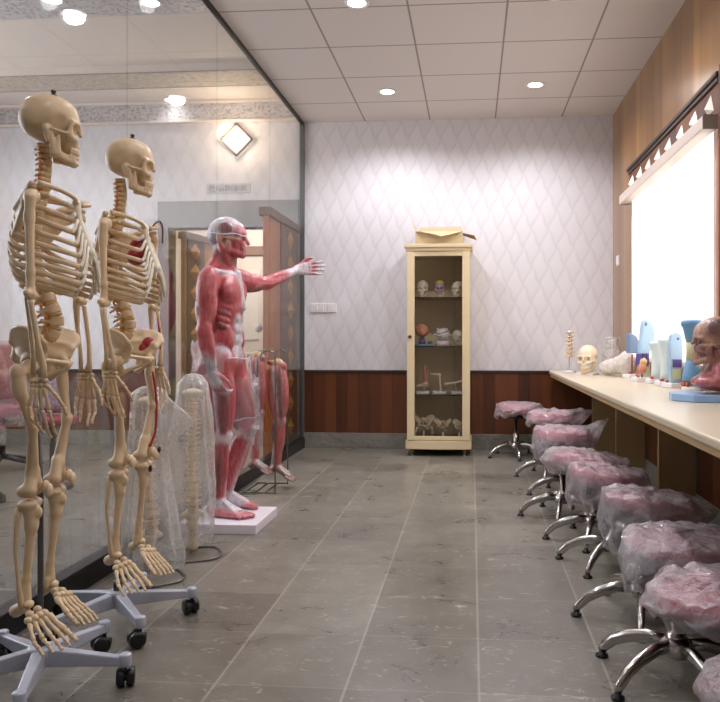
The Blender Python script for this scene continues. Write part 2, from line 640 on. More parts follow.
XR, XG, XL = 1.27, -1.57, -5.2      # right wall, glass partition, far side of the neighbouring room
YB, YF = 6.81, -1.6                 # back wall, wall behind the camera
ZC, ZN = 3.03, 3.40                 # ceilings of the two rooms
DX0, DX1, DZ = -2.86, -1.66, 2.06   # doorway of the neighbouring room

WP = wallpaper()
DADO = planks('dark_dado_boards', (58, 30, 16), (108, 60, 32), 0.105, 0, 0.32, coat=0.15, joint=0.35)
DADOY = planks('dark_dado_boards_side', (58, 30, 16), (100, 55, 30), 0.105, 1, 0.32, coat=0.15, joint=0.35)
HONEY = planks('honey_wood_boards', (108, 70, 34), (164, 120, 68), 0.115, 1, 0.3, 0.8, coat=0.5, joint=0.12)
DARKW = planks('carved_dark_wood', (60, 32, 16), (112, 68, 34), 0.2, 1, 0.6)
ORANGEW = planks('orange_door_wood', (146, 70, 24), (186, 108, 46), 0.16, 1, 0.55)
TANW = planks('tan_door_wood', (148, 98, 44), (190, 140, 72), 0.12, 1, 0.5)
BASET = relief('green_grey_marble', (104, 102, 94), (128, 125, 116), 5, 0.0)
FLOOR = tile_floor()
CEIL = ceil_tiles()
PLASTER = mat('cream_plaster', (222, 212, 204), 0.7, 0.03, 2)
SILVER = relief('silver_relief', (98, 94, 96), (214, 210, 212), 34, 0.3)
GOLDREL = relief('cream_relief', (146, 132, 116), (220, 208, 192), 30, 0.1)
GREYST = mat('grey_stone', (150, 148, 148), 0.45, 0.08, 6)
TRIM = mat('dark_trim_wood', (50, 28, 18), 0.5, 0.15, 12)
RAIL = mat('black_aluminium', (26, 26, 29), 0.35, 0.1, 12, metal=0.4)
ANOD = mat('grey_aluminium', (120, 124, 126), 0.35, 0.06, 12, metal=0.6)

struct(MB().span((XL, YF, -0.1), (XR + 0.2, 9.2, 0)).build('floor', FLOOR))
struct(MB().span((XG - 0.03, YF, ZC), (XR + 0.2, YB + 0.1, ZC + 0.12)).build('ceiling', CEIL))
# back wall runs on behind the glass, with a doorway there
b = MB()
b.span((DX1, YB, 0), (XR + 0.2, YB + 0.15, ZN))
b.span((XL, YB, 0), (DX0, YB + 0.15, ZN))
b.span((DX0, YB, DZ), (DX1, YB + 0.15, ZN))
struct(b.build('wall_back', WP))
struct(MB().span((XL, YF - 0.15, 0), (XR + 0.2, YF, ZN)).build('wall_front', WP))
struct(MB().span((XL - 0.15, YF, 0), (XL, YB, ZN)).build('wall_far_left', WP))
# right wall with two window openings
W1, W2 = (3.92, 5.95), (0.95, 3.1)
WZ0, WZ1 = 0.85, 2.34
b = MB()
for a, c in ((YF, W2[0]), (W2[1], W1[0]), (W1[1], YB)):
    b.span((XR, a, 0), (XR + 0.2, c, ZC))
for a, c in (W1, W2):
    b.span((XR, a, 0), (XR + 0.2, c, WZ0))
    b.span((XR, a, WZ1), (XR + 0.2, c, ZC))
struct(b.build('wall_right', HONEY))
# wainscot and skirting
def dado(x0, x1, n):
    struct(MB().span((x0, YB - 0.012, 0.14), (x1, YB, 0.70)).build('trim_%d' % n, DADO))
    struct(MB().span((x0, YB - 0.024, 0.695), (x1, YB, 0.722)).build('trim_%d' % (n + 1), TRIM, bevel=0.004))
dado(XG, XR, 1)
dado(XL, DX0 - 0.1, 3)
struct(MB().span((XR - 0.012, YF, 0.14), (XR, YB, 0.70)).build('trim_5', DADOY))
struct(MB().span((XG, YB - 0.018, 0), (XR, YB, 0.14)).build('baseboard_back', BASET, bevel=0.003))
struct(MB().span((XL, YB - 0.018, 0), (DX0 - 0.1, YB, 0.14)).build('baseboard_back_left', BASET, bevel=0.003))
struct(MB().span((XR - 0.018, YF, 0), (XR, YB, 0.14)).build('baseboard_right', BASET, bevel=0.003))

# glass partition
gp = bpy.data.objects.new('wall_left', None); COL.objects.link(gp); struct(gp)
edges = [YF, -0.33, 0.87, 2.07, 3.264, 4.46, 5.66, YB - 0.03]
for i in range(len(edges) - 1):
    MB().span((XG - 0.006, edges[i] + 0.002, 0.09), (XG + 0.006, edges[i + 1] - 0.002, ZC - 0.03)).build('glass_pane', GLASS, gp)
MB().span((XG - 0.05, YF, 0), (XG + 0.02, YB - 0.03, 0.095)).build('base_rail', RAIL, gp, bevel=0.004)
MB().span((XG - 0.014, YF, ZC - 0.03), (XG + 0.008, YB, ZC)).build('top_rail', RAIL, gp)
MB().span((XG - 0.03, YB - 0.03, 0), (XG + 0.012, YB, ZC)).build('end_post', ANOD, gp)

# neighbouring room: stepped ceiling with ornamental bands
b = MB()
b.span((XL, YB - 0.80, 3.25), (XG - 0.03, YB, 3.4))
b.span((XL, YB - 0.80, 3.31), (XG - 0.03, YF, 3.42))
b.span((XL, 4.2, 3.26), (XG - 0.03, 4.95, 3.4))
b.span((XG - 0.03, YF, ZC + 0.1), (XG + 0.02, YB, 3.42))
struct(b.build('ceiling_left', PLASTER))
struct(MB().span((XL, YB - 0.03, 3.07), (XG - 0.03, YB, 3.225)).build('trim_6', SILVER))
struct(MB().span((XL, YB - 0.045, 3.045), (XG - 0.03, YB, 3.07)).span((XL, YB - 0.06, 3.225), (XG - 0.03, YB, 3.25)).build('trim_7', PLASTER, bevel=0.006))
struct(MB().span((XL, YB - 0.78, 3.242), (XG - 0.03, YB - 0.44, 3.25)).build('trim_8', GOLDREL))
struct(MB().span((XL, YB - 0.80, 3.244), (XG - 0.03, YB - 0.78, 3.25)).span((XL, YB - 0.44, 3.24), (XG - 0.03, YB - 0.42, 3.25)).build('trim_9', GREYST, bevel=0.006))
struct(MB().span((XL, 4.2, 3.252), (XG - 0.03, 4.95, 3.26)).build('trim_10', SILVER))

# doorway surround and what is beyond it
b = MB()
b.span((DX0 - 0.10, YB - 0.03, DZ), (XG - 0.04, YB + 0.16, 2.308))
b.span((DX0 - 0.10, YB - 0.03, 0), (DX0, YB + 0.16, DZ))
b.span((DX1, YB - 0.03, 0), (XG - 0.04, YB + 0.16, DZ))
struct(b.build('trim_11', GREYST))
CORR = mat('corridor_cream_paint', (212, 202, 194), 0.6, 0.04, 2)
b = MB()
b.span((-4.2, 8.9, 0), (-1.0, 9.0, 2.9))
b.span((-4.3, YB + 0.15, 0), (-4.2, 9.0, 2.9))
b.span((-1.0, YB + 0.15, 0), (-0.9, 9.0, 2.9))
b.span((-4.3, YB + 0.15, 2.8), (-0.9, 9.0, 2.9))
struct(b.build('wall_corridor', CORR))
# panelled double door at the end of the corridor
dr = bpy.data.objects.new('door_1', None); COL.objects.link(dr); struct(dr); dr.location = (-2.45, 8.88, 0)
CW = mat('ivory_door_paint', (206, 192, 180), 0.45, 0.04, 6)
CW2 = mat('brown_door_edge', (120, 84, 60), 0.45, 0.08, 6)
for s in (-1, 1):
    MB().span((s * 0.02, -0.03, 0.01), (s * 0.62, 0.01, 2.02)).build('leaf', CW, dr, bevel=0.004)
    for z0, z1 in ((0.15, 0.85), (1.0, 1.85)):
        MB().span((s * 0.14, -0.045, z0), (s * 0.5, -0.03, z1)).build('panel', CORR, dr, bevel=0.01)
MB().span((-0.74, -0.06, 0), (-0.63, 0.015, 2.14)).span((0.63, -0.06, 0), (0.74, 0.015, 2.14)).span((-0.74, -0.06, 2.03), (0.74, 0.015, 2.14)).build('door_frame', CW2, dr, bevel=0.006)

# carved door leaf folded open against the glass
def carved_leaf(name, loc, rotz, L, woods):
    d = bpy.data.objects.new(name, None); COL.objects.link(d); struct(d); d.location = loc; d.rotation_euler = (0, 0, rotz)
    # local +x along the leaf from its hinge
    MB().span((0, -0.02, 0.02), (L, 0.02, 2.03)).build('leaf', woods[0], d, bevel=0.004)
    for s in (-1, 1):
        MB().span((0.04, s * 0.02, 0.02), (0.62 * L, s * 0.032, 2.03)).build('stile', woods[1], d, bevel=0.004)
        q = MB()
        for k in range(9):
            z = 0.24 + 0.205 * k
            x = 0.31 * L
            q.add([(x - 0.10, s * 0.032, z), (x, s * 0.032, z + 0.085), (x + 0.10, s * 0.032, z), (x, s * 0.032, z - 0.085), (x, s * 0.062, z)],
                  [(0, 1, 4), (1, 2, 4), (2, 3, 4), (3, 0, 4)], 0, False)
        q.build('carved_diamonds', mat('carved_gilt_wood', (178, 124, 62), 0.35, 0.12, 18), d)
    MB().span((-0.01, -0.05, 1.99), (L + 0.01, 0.05, 2.06)).build('cornice', woods[1], d, bevel=0.008)
    MB().span((-0.01, -0.045, 0.0), (0.62 * L, 0.045, 0.12)).build('plinth', mat('dark_plinth', (40, 34, 32), 0.4), d, bevel=0.004)
    k = MB().lathe([(0.012, 0.03), (0.012, 0.05), (0.034, 0.055), (0.04, 0.075), (0.03, 0.095), (0.004, 0.1)], 16, (L - 0.06, 0, 1.1), Matrix.Rotation(PI / 2, 3, 'X'))
    k.build('door_knob', mat('pale_knob', (225, 220, 214), 0.25), d)
    return d
carved_leaf('door_2', (-1.635, YB - 0.05, 0), -PI / 2, 1.0, (ORANGEW, DARKW))
carved_leaf('door_3', (DX0 + 0.05, YB + 0.2, 0), math.radians(82), 0.62, (TANW, DARKW))

# windows
def window(n, y0, y1):
    w = bpy.data.objects.new('window_%d' % n, None); COL.objects.link(w); struct(w)
    w.location = (XR, y0, 0)
    L = y1 - y0
    OR = mat('orange_frame_wood', (176, 112, 70), 0.35, 0.1, 10)
    f = MB()
    for a, c in ((-0.005, 0.045), (L - 0.045, L + 0.005)):
        f.span((-0.006, a, WZ0), (0.1, c, WZ1))
    f.span((-0.006, 0.045, WZ0 - 0.03), (0.1, L - 0.045, WZ0 + 0.03)); f.span((-0.006, 0.045, WZ1 - 0.03), (0.1, L - 0.045, WZ1))
    f.build('window_frame', OR, w, bevel=0.004)
    f = MB()
    for k in range(1, 3):
        f.span((0.10, L * k / 3 - 0.025, WZ0), (0.15, L * k / 3 + 0.025, WZ1))
    f.span((0.105, 0, 1.55), (0.145, L, 1.60))
    f.build('mullion', OR, w)
    MB().span((0.118, 0.0, WZ0), (0.124, L, WZ1)).build('window_pane', CLEARG, w)
    return w
window(1, *W1)
window(2, *W2)
# ------------------------------------------------------------------ skeleton models
def skull_mesh(name, mats, h=0.0035, palette=None, brain=0):
    S = Body()
    S.ell((-0.012, 0, 0.022), (0.090, 0.069, 0.070), 0, 0.01)
    S.ell((-0.055, 0, 0.002), (0.045, 0.056, 0.05), 0, 0.02)
    S.ell((0.038, 0, 0.012), (0.046, 0.056, 0.055), 0, 0.02)
    S.ell((0.0, 0, -0.038), (0.055, 0.046, 0.026), 0, 0.02)
    S.ell((0.054, 0, -0.058), (0.034, 0.037, 0.036), 0, 0.012)
    S.cap((0.084, 0, -0.006), (0.092, 0, -0.030), 0.008, 0.007, 0, 0.01)
    for s in (-1, 1):
        S.ell((0.034, s * 0.076, -0.020), (0.030, 0.022, 0.036), 0, 0.012, None, True)
        S.cap((0.083, s * 0.012, 0.002), (0.066, s * 0.048, 0.0), 0.009, 0.008, 0, 0.008)
        S.cap((0.066, s * 0.049, 0.0), (0.060, s * 0.05, -0.036), 0.0075, 0.010, 0, 0.008)
        S.cap((0.074, s * 0.026, -0.050), (0.058, s * 0.048, -0.044), 0.012, 0.012, 0, 0.008)
        S.cap((0.060, s * 0.052, -0.040), (0.008, s * 0.068, -0.034), 0.006, 0.0045, 0, 0.005)
        S.cap((-0.010, s * 0.056, -0.035), (-0.006, s * 0.052, -0.068), 0.015, 0.007, 0, 0.01)
        S.ell((0.086, s * 0.033, -0.019), (0.036, 0.019, 0.0165), 0, 0.006, None, True)
        S.ell((0.004, s * 0.064, -0.036), (0.006, 0.012, 0.006), 0, 0.004, None, True)
        S.ell((0.092, s * 0.006, -0.046), (0.02, 0.0075, 0.014), 0, 0.004, None, True)
    for k in range(10):
        a = (k - 4.5) / 4.5 * 1.15
        S.cap((0.050 + 0.038 * math.cos(a), 0.032 * math.sin(a), -0.082), (0.050 + 0.037 * math.cos(a), 0.031 * math.sin(a), -0.096), 0.0048, 0.004, 1, 0.002)
    return S.mesh(name, h, mats, palette)

def jaw_mesh(name, mats, h=0.003):
    S = Body()
    for s in (-1, 1):
        S.cap((0.079, 0, -0.122), (0.072, s * 0.016, -0.122), 0.009, 0.010, 0, 0.006)
        S.cap((0.072, s * 0.016, -0.122), (0.012, s * 0.047, -0.106), 0.010, 0.009, 0, 0.006)
        S.cap((0.074, s * 0.015, -0.112), (0.018, s * 0.044, -0.098), 0.007, 0.007, 0, 0.006)
        S.cap((0.014, s * 0.047, -0.104), (0.004, s * 0.055, -0.048), 0.013, 0.008, 0, 0.008)
        S.cap((0.024, s * 0.046, -0.1), (0.026, s * 0.054, -0.052), 0.012, 0.006, 0, 0.01)
    for k in range(10):
        a = (k - 4.5) / 4.5 * 1.15
        S.cap((0.048 + 0.037 * math.cos(a), 0.031 * math.sin(a), -0.108), (0.048 + 0.037 * math.cos(a), 0.030 * math.sin(a), -0.099), 0.0045, 0.004, 0, 0.002)
    return S.mesh(name, h, mats)

SKULL = skull_mesh('skull', BONE)
JAW = jaw_mesh('mandible', BONE)

def vertebra_mesh(name, r, hgt, spin, trans, down=0.3):
    S = Body()
    S.cap((0.0, 0, -hgt * 0.25), (0.0, 0, hgt * 0.25), r * 0.94, r * 0.94, 0, 0.002)
    # flatten the ends of the body
    S.ell((0, 0, hgt * 0.5 + r), (r * 2.2, r * 2.2, r), 0, 0.002, None, True)
    S.ell((0, 0, -hgt * 0.5 - r), (r * 2.2, r * 2.2, r), 0, 0.002, None, True)
    S.cap((-r * 1.3, 0, 0), (-r * 1.3 - spin, 0, -spin * down), 0.005, 0.0045, 0, 0.005)
    for s in (-1, 1):
        S.cap((-r * 0.6, s * r * 0.7, 0), (-r * 1.4, 0, 0), 0.005, 0.005, 0, 0.005)
        S.cap((-r * 0.9, s * r * 0.6, 0), (-r * 1.25, s * (r * 0.6 + trans), 0.003), 0.005, 0.004, 0, 0.005)
        S.cap((-r * 1.1, s * r * 0.6, -hgt * 0.45), (-r * 1.1, s * r * 0.6, hgt * 0.5), 0.005, 0.005, 0, 0.004)
    return S.mesh(name, 0.003, BONE)
VC = vertebra_mesh('cervical', 0.0125, 0.011, 0.016, 0.012, 0.4)
VT = vertebra_mesh('thoracic', 0.0165, 0.017, 0.030, 0.020, 0.8)
VL = vertebra_mesh('lumbar', 0.0225, 0.025, 0.026, 0.022, 0.15)

SPINE_PTS = spline([(-0.030, 0, 1.582), (-0.024, 0, 1.53), (-0.030, 0, 1.455), (-0.052, 0, 1.37), (-0.060, 0, 1.28), (-0.045, 0, 1.19), (-0.016, 0, 1.11), (0.0, 0, 1.06), (-0.018, 0, 1.012)], 12)
def along(pts, t):
    L = [0]
    for i in range(1, len(pts)):
        L.append(L[-1] + (pts[i] - pts[i - 1]).length)
    d = t * L[-1]
    for i in range(1, len(pts)):
        if d <= L[i] + 1e-9:
            f = (d - L[i - 1]) / (L[i] - L[i - 1])
            return pts[i - 1].lerp(pts[i], f), (pts[i] - pts[i - 1]).normalized()
    return pts[-1], (pts[-1] - pts[-2]).normalized()

def spine_parts(root, pts, seed=0, nerves=True, disc_mat=None):
    """24 vertebrae down a curve, discs between them, nerve roots at the side"""
    hs = [0.0155] * 7 + [0.0225] * 12 + [0.033] * 5
    tot = sum(hs); d = 0
    discs = MB(); nv = MB()
    for i, hh in enumerate(hs):
        p, t = along(pts, (d + hh / 2) / tot)
        me = VC if i < 7 else (VT if i < 19 else VL)
        v = obj('vertebra', me, root, p)
        v.rotation_euler = (0, math.atan2(-t.x, -t.z), 0)
        rr = 0.011 if i < 7 else (0.0135 + 0.0004 * (i - 7) if i < 19 else 0.0205)
        q, t2 = along(pts, min((d + hh) / tot, 1))
        discs.lathe([(rr * 0.9, -0.004), (rr, 0), (rr * 0.9, 0.004)], 12, q, Matrix.Rotation(math.atan2(-t2.x, -t2.z), 3, 'Y'))
        if nerves:
            for s in (-1, 1):
                nv.tube([q + Vector((-0.012, s * 0.008, 0)), q + Vector((-0.016, s * (rr + 0.009), -0.004)), q + Vector((-0.008, s * (rr + 0.02), -0.012))], [0.0055, 0.005, 0.003], 6)
        d += hh
    discs.build('intervertebral_disc', disc_mat or DISC, root)
    if nerves:
        tag(nv.build('nerve_root', NERVE, root), 'yellow nerve roots along the neck and back')

def pelvis_mesh(name, mats):
    S = Body()
    S.cap((-0.045, 0, 0.985), (-0.060, 0, 0.930), 0.034, 0.024, 0, 0.01)
    S.cap((-0.060, 0, 0.93), (-0.045, 0, 0.875), 0.022, 0.007, 0, 0.01)
    for s in (-1, 1):
        crest = spline([(0.058, s * 0.126, 0.985), (0.042, s * 0.142, 1.025), (-0.004, s * 0.128, 1.048), (-0.044, s * 0.084, 1.035), (-0.066, s * 0.042, 0.99)], 4)
        low = spline([(0.042, s * 0.094, 0.935), (0.03, s * 0.09, 0.93), (0.0, s * 0.08, 0.93), (-0.025, s * 0.065, 0.935), (-0.045, s * 0.04, 0.95)], 4)
        for a, b in zip(crest, low):
            m = (Vector(a) + Vector(b)) / 2 + Vector((0, -s * 0.014, 0))
            S.cap(a, m, 0.0075, 0.005, 0, 0.012); S.cap(m, b, 0.005, 0.008, 0, 0.012)
        S.ell((0.012, s * 0.088, 0.915), (0.032, 0.026, 0.034), 0, 0.012)
        S.ell((0.014, s * 0.118, 0.908), (0.022, 0.02, 0.022), 0, 0.004, None, True)
        S.cap((0.03, s * 0.075, 0.922), (0.072, s * 0.014, 0.905), 0.010, 0.010, 0, 0.01)
        S.cap((0.072, s * 0.014, 0.905), (0.062, s * 0.014, 0.88), 0.010, 0.008, 0, 0.01)
        S.cap((0.062, s * 0.016, 0.88), (0.0, s * 0.058, 0.842), 0.007, 0.011, 0, 0.01)
        S.cap((0.0, s * 0.058, 0.842), (-0.005, s * 0.078, 0.9), 0.013, 0.014, 0, 0.01)
    S.cap((0.070, -0.01, 0.895), (0.070, 0.01, 0.895), 0.011, 0.011, 0, 0.006)
    for z in (0.985, 0.965, 0.945):
        for s in (-1, 1):
            S.ell((-0.02, s * 0.016, z), (0.02, 0.004, 0.004), 0, 0.002, None, True)
    return S.mesh(name, 0.0042, mats)

def femur_mesh(name, s, mats, palette=None):
    S = Body()
    hip, kn = A((0.014, s * 0.112, 0.905)), A((0.012, s * 0.086, 0.535))
    tr = A((-0.002, s * 0.152, 0.885))
    S.ell(hip, (0.022, 0.022, 0.022), 0, 0.006)
    S.cap(hip, tr, 0.013, 0.016, 0, 0.01)
    S.cap(tr + A((0, 0, 0.012)), tr + A((0.004, -s * 0.003, -0.06)), 0.017, 0.014, 0, 0.01)
    mid = A((0.026, s * 0.122, 0.72))
    S.cap(tr + A((0.002, -s * 0.004, -0.03)), mid, 0.0155, 0.0125, 0, 0.015)
    S.cap(mid, kn + A((0, s * 0.004, 0.05)), 0.0125, 0.017, 0, 0.015)
    for q in (-1, 1):
        S.cap(kn + A((0, q * 0.006, 0.055)), kn + A((0.0, q * 0.022, 0.0)), 0.014, 0.019, 0, 0.012)
        S.ell(kn + A((-0.008, q * 0.022, -0.004)), (0.027, 0.016, 0.021), 0, 0.006)
    S.ell(kn + A((0.034, 0, 0.006)), (0.010, 0.018, 0.02), 0, 0.008)
    S.ell(kn + A((-0.012, 0, -0.02)), (0.03, 0.006, 0.02), 0, 0.006, None, True)
    return S.mesh(name, 0.0042, mats, palette)

def tibia_mesh(name, s, mats):
    S = Body()
    k, an = A((0.004, s * 0.086, 0.492)), A((-0.012, s * 0.082, 0.205))
    for q in (-1, 1):
        S.ell(k + A((0, q * 0.02, 0.0)), (0.025, 0.020, 0.013), 0, 0.008)
        S.cap(k + A((0, q * 0.016, -0.006)), k + A((0.004, 0, -0.07)), 0.018, 0.013, 0, 0.015)
    S.ell(k + A((0.022, 0, -0.028)), (0.012, 0.012, 0.018), 0, 0.01)
    S.cap(k + A((0.004, 0, -0.06)), an + A((0.004, 0, 0.06)), 0.0145, 0.0105, 0, 0.015)
    S.cap(an + A((0.004, 0, 0.06)), an, 0.0105, 0.018, 0, 0.012)
    S.cap(an + A((0, -s * 0.014, 0)), an + A((0, -s * 0.02, -0.018)), 0.009, 0.007, 0, 0.008)
    return S.mesh(name, 0.004, mats)

def scapula_mesh(name, s, mats):
    S = Body()
    top, gl, low, acr = (-0.075, s * 0.065, 1.405), (-0.02, s * 0.148, 1.385), (-0.085, s * 0.085, 1.275), (0.0, s * 0.165, 1.428)
    for i in range(7):
        t = i / 6
        a = Vector(top).lerp(Vector(gl), t)
        S.cap(a, Vector(a).lerp(Vector(low), 0.92), 0.0055, 0.005, 0, 0.012)
    S.cap(low, top, 0.006, 0.006, 0, 0.006); S.cap(low, gl, 0.008, 0.01, 0, 0.008)
    S.cap((-0.085, s * 0.075, 1.378), acr, 0.006, 0.010, 0, 0.008)
    S.cap((-0.03, s * 0.12, 1.40), (0.03, s * 0.135, 1.405), 0.007, 0.007, 0, 0.008)
    S.ell(gl, (0.016, 0.01, 0.02), 0, 0.008)
    return S.mesh(name, 0.004, mats)

def humerus_mesh(name, s, p, q, mats):
    S = Body()
    p, q = A(p), A(q)
    S.ell(p + A((0, -s * 0.006, 0.002)), (0.022, 0.022, 0.022), 0, 0.006)
    S.cap(p + A((0.004, s * 0.012, -0.004)), p + A((0, s * 0.008, -0.06)), 0.014, 0.0125, 0, 0.01)
    S.cap(p + A((0, s * 0.008, -0.05)), q + A((0, 0, 0.06)), 0.0125, 0.0105, 0, 0.01)
    S.cap(q + A((0, 0, 0.06)), q, 0.0105, 0.013, 0, 0.012)
    S.cap(q + A((0, -0.024, 0.004)), q + A((0, 0.024, 0.0)), 0.010, 0.011, 0, 0.012)
    return S.mesh(name, 0.004, mats)

def limb(pts, rad, n=9):
    return MB().tube(pts, rad, n)

def hand_bones(s, w):
    """skeletal hand hanging from wrist point w; palm faces the thigh"""
    m = MB(); W = Vector(w)
    for i in range(8):
        r, c = divmod(i, 4)
        m.ell(W + Vector((-0.018 + 0.012 * c, 0.001 * ((i * 7) % 3 - 1), -0.008 - 0.012 * r)), (0.0075, 0.007, 0.0072), None, 8, 6)
    for k in range(5):
        x0 = 0.018 - 0.011 * k
        if k == 0:
            segs = [Vector((0.02, 0, -0.02)), Vector((0.042, -s * 0.012, -0.052)), Vector((0.056, -s * 0.022, -0.080)), Vector((0.06, -s * 0.03, -0.104))]
        else:
            j = k - 1
            dx = (0.022, 0.008, -0.006, -0.02)[j]
            L = (0.060, 0.060, 0.055, 0.050)[j]
            f = (0.038, 0.042, 0.038, 0.03)[j]
            a = Vector((0.014 - 0.010 * j, 0, -0.026)); b_ = a + Vector((dx * 0.55, 0.002 * s, -L))
            c = b_ + Vector((dx * 0.3 + 0.004 * (j % 2), -s * 0.010, -f)); d = c + Vector((0.004 * (j - 1), -s * 0.016, -f * 0.55)); e = d + Vector((0.003, -s * 0.012, -f * 0.35))
            segs = [a, b_, c, d, e]
        for i in range(len(segs) - 1):
            a, b_ = segs[i] + W, segs[i + 1] + W
            r = 0.0058 - 0.0006 * i
            m.tube([a, a.lerp(b_, 0.12), a.lerp(b_, 0.5), a.lerp(b_, 0.86), b_], [r * 0.8, r * 1.2, r * 0.72, r * 1.1, r * 0.7], 7)
    return m

def foot_bones(s, an):
    """skeletal foot below ankle point an, toes dropping forward"""
    m = MB(); Q = Vector(an)
    def P(x, y, z):
        return Q + Vector((x, s * y, z))
    m.tube([P(-0.062, 0.0, -0.052), P(-0.05, 0, -0.048), P(-0.02, 0.004, -0.032), P(0.012, 0.006, -0.03)], [0.012, 0.020, 0.017, 0.011], 10)
    m.ell(P(0.0, 0, -0.016), (0.026, 0.018, 0.014), None, 12, 8)
    for c in ((0.034, -0.012, -0.030), (0.036, 0.012, -0.036), (0.056, -0.018, -0.038), (0.056, -0.004, -0.040), (0.056, 0.010, -0.044), (0.05, 0.024, -0.048)):
        m.ell(P(*c), (0.014, 0.011, 0.011), None, 10, 7)
    for k in range(5):
        y0 = -0.024 + 0.013 * k; y1 = -0.032 + 0.019 * k
        xe = (0.132, 0.134, 0.128, 0.12, 0.108)[k]
        za, zb = -0.042 - 0.003 * k, -0.078 - 0.003 * k
        segs = [P(0.062, y0, za), P(xe, y1, zb), P(xe + 0.028, y1 * 1.05, zb - 0.012), P(xe + (0.048 if k == 0 else 0.040), y1 * 1.06, zb - 0.022)]
        if k:
            segs.append(P(xe + 0.048, y1 * 1.06, zb - 0.027))
        w = 1.35 if k == 0 else 1.0
        for i in range(len(segs) - 1):
            a, b_ = segs[i], segs[i + 1]
            r = (0.0062 - 0.0006 * i) * w
            m.tube([a, a.lerp(b_, 0.12), a.lerp(b_, 0.5), a.lerp(b_, 0.87), b_], [r * 0.85, r * 1.2, r * 0.7, r * 1.15, r * 0.7], 8)
    return m

def caster(parent, p, ang):
    c = MB(); c.lathe([(0.006, -0.03), (0.006, 0.0)], 10, p); c.span((p[0] - 0.012, p[1] - 0.009, p[2] - 0.04), (p[0] + 0.02, p[1] + 0.009, p[2] - 0.022))
    co = c.build('caster', BLACKP, parent)
    w = MB(); R = Matrix.Rotation(ang, 3, 'Z') @ Matrix.Rotation(PI / 2, 3, 'X')
    zc = 0.027
    off = Matrix.Rotation(ang, 3, 'Z') @ Vector((0.012, 0, 0))
    for q in (-1, 1):
        d = R @ Vector((0, 0, q * 0.014))
        w.lathe([(0.010, -0.012), (0.024, -0.011), (0.027, -0.006), (0.027, 0.006), (0.024, 0.011), (0.010, 0.012)], 18, Vector((p[0], p[1], zc)) + off + d, R)
    w.build('wheel', BLACKP, co)
    return co

def ribs(root):
    Wd = [0.052, 0.082, 0.102, 0.115, 0.123, 0.129, 0.133, 0.133, 0.129, 0.120, 0.106, 0.085]
    for i in range(12):
        z0 = 1.432 - 0.0238 * i
        p0, _ = along(SPINE_PTS, min(1, 0.225 + 0.041 * i))
        xs = p0.x - 0.012
        w = Wd[i]
        drop = [0.028, 0.05, 0.066, 0.08, 0.09, 0.098, 0.098, 0.098, 0.092, 0.084, 0.05, 0.035][i]
        front = [0.045, 0.062, 0.076, 0.088, 0.098, 0.105, 0.11, 0.108, 0.10, 0.088, 0.03, 0.0][i]
        for s in (-1, 1):
            pts = [(xs, s * 0.014, z0), (xs - 0.028, s * w * 0.42, z0 + 0.004), (xs - 0.012, s * w * 0.82, z0 - drop * 0.28),
                   (xs + 0.042, s * w, z0 - drop * 0.62)]
            if i < 10:
                pts.append((front * 0.72 - 0.008, s * w * 0.80, z0 - drop * 0.93))
                pts.append((front - 0.014, s * w * 0.56, z0 - drop))
            elif i == 10:
                pts.append((xs + 0.085, s * w * 0.97, z0 - drop))
            P = spline(pts, 5)
            m = MB(); m.tube(P, [0.0074] * len(P), 8, 0.42)
            if i < 7:
                tz = 1.392 - 0.0195 * i
                end = (0.050 + 0.0075 * i, s * 0.014, tz)
            elif i < 10:
                j = i - 7
                end = (0.096 - 0.008 * j, s * (0.022 + 0.018 * j), 1.252 - 0.016 * j)
            if i < 10:
                a = Vector(P[-1]); e = Vector(end)
                dirn = (Vector(P[-1]) - Vector(P[-2])).normalized()
                C = bez(a, a + dirn * 0.02, e + Vector((0.006, s * 0.03, -0.018 * min(1, i / 4))), e, 8)
                m.tube(C, [0.0070] * 8, 8, 0.6, mi=1)
            m.build('rib', [BONE, CART], root)

def turn_foot(c):
    # swing the hanging foot outward about its ankle
    me = c.data
    ax, ay = -0.006, 0.086 * (1 if sum(v.co.y for v in me.vertices) > 0 else -1)
    R = Matrix.Rotation(math.radians(-36), 3, 'Z')
    for v in me.vertices:
        q = R @ Vector((v.co.x - ax, v.co.y - ay, v.co.z))
        v.co = (q.x + ax, q.y + ay, q.z)

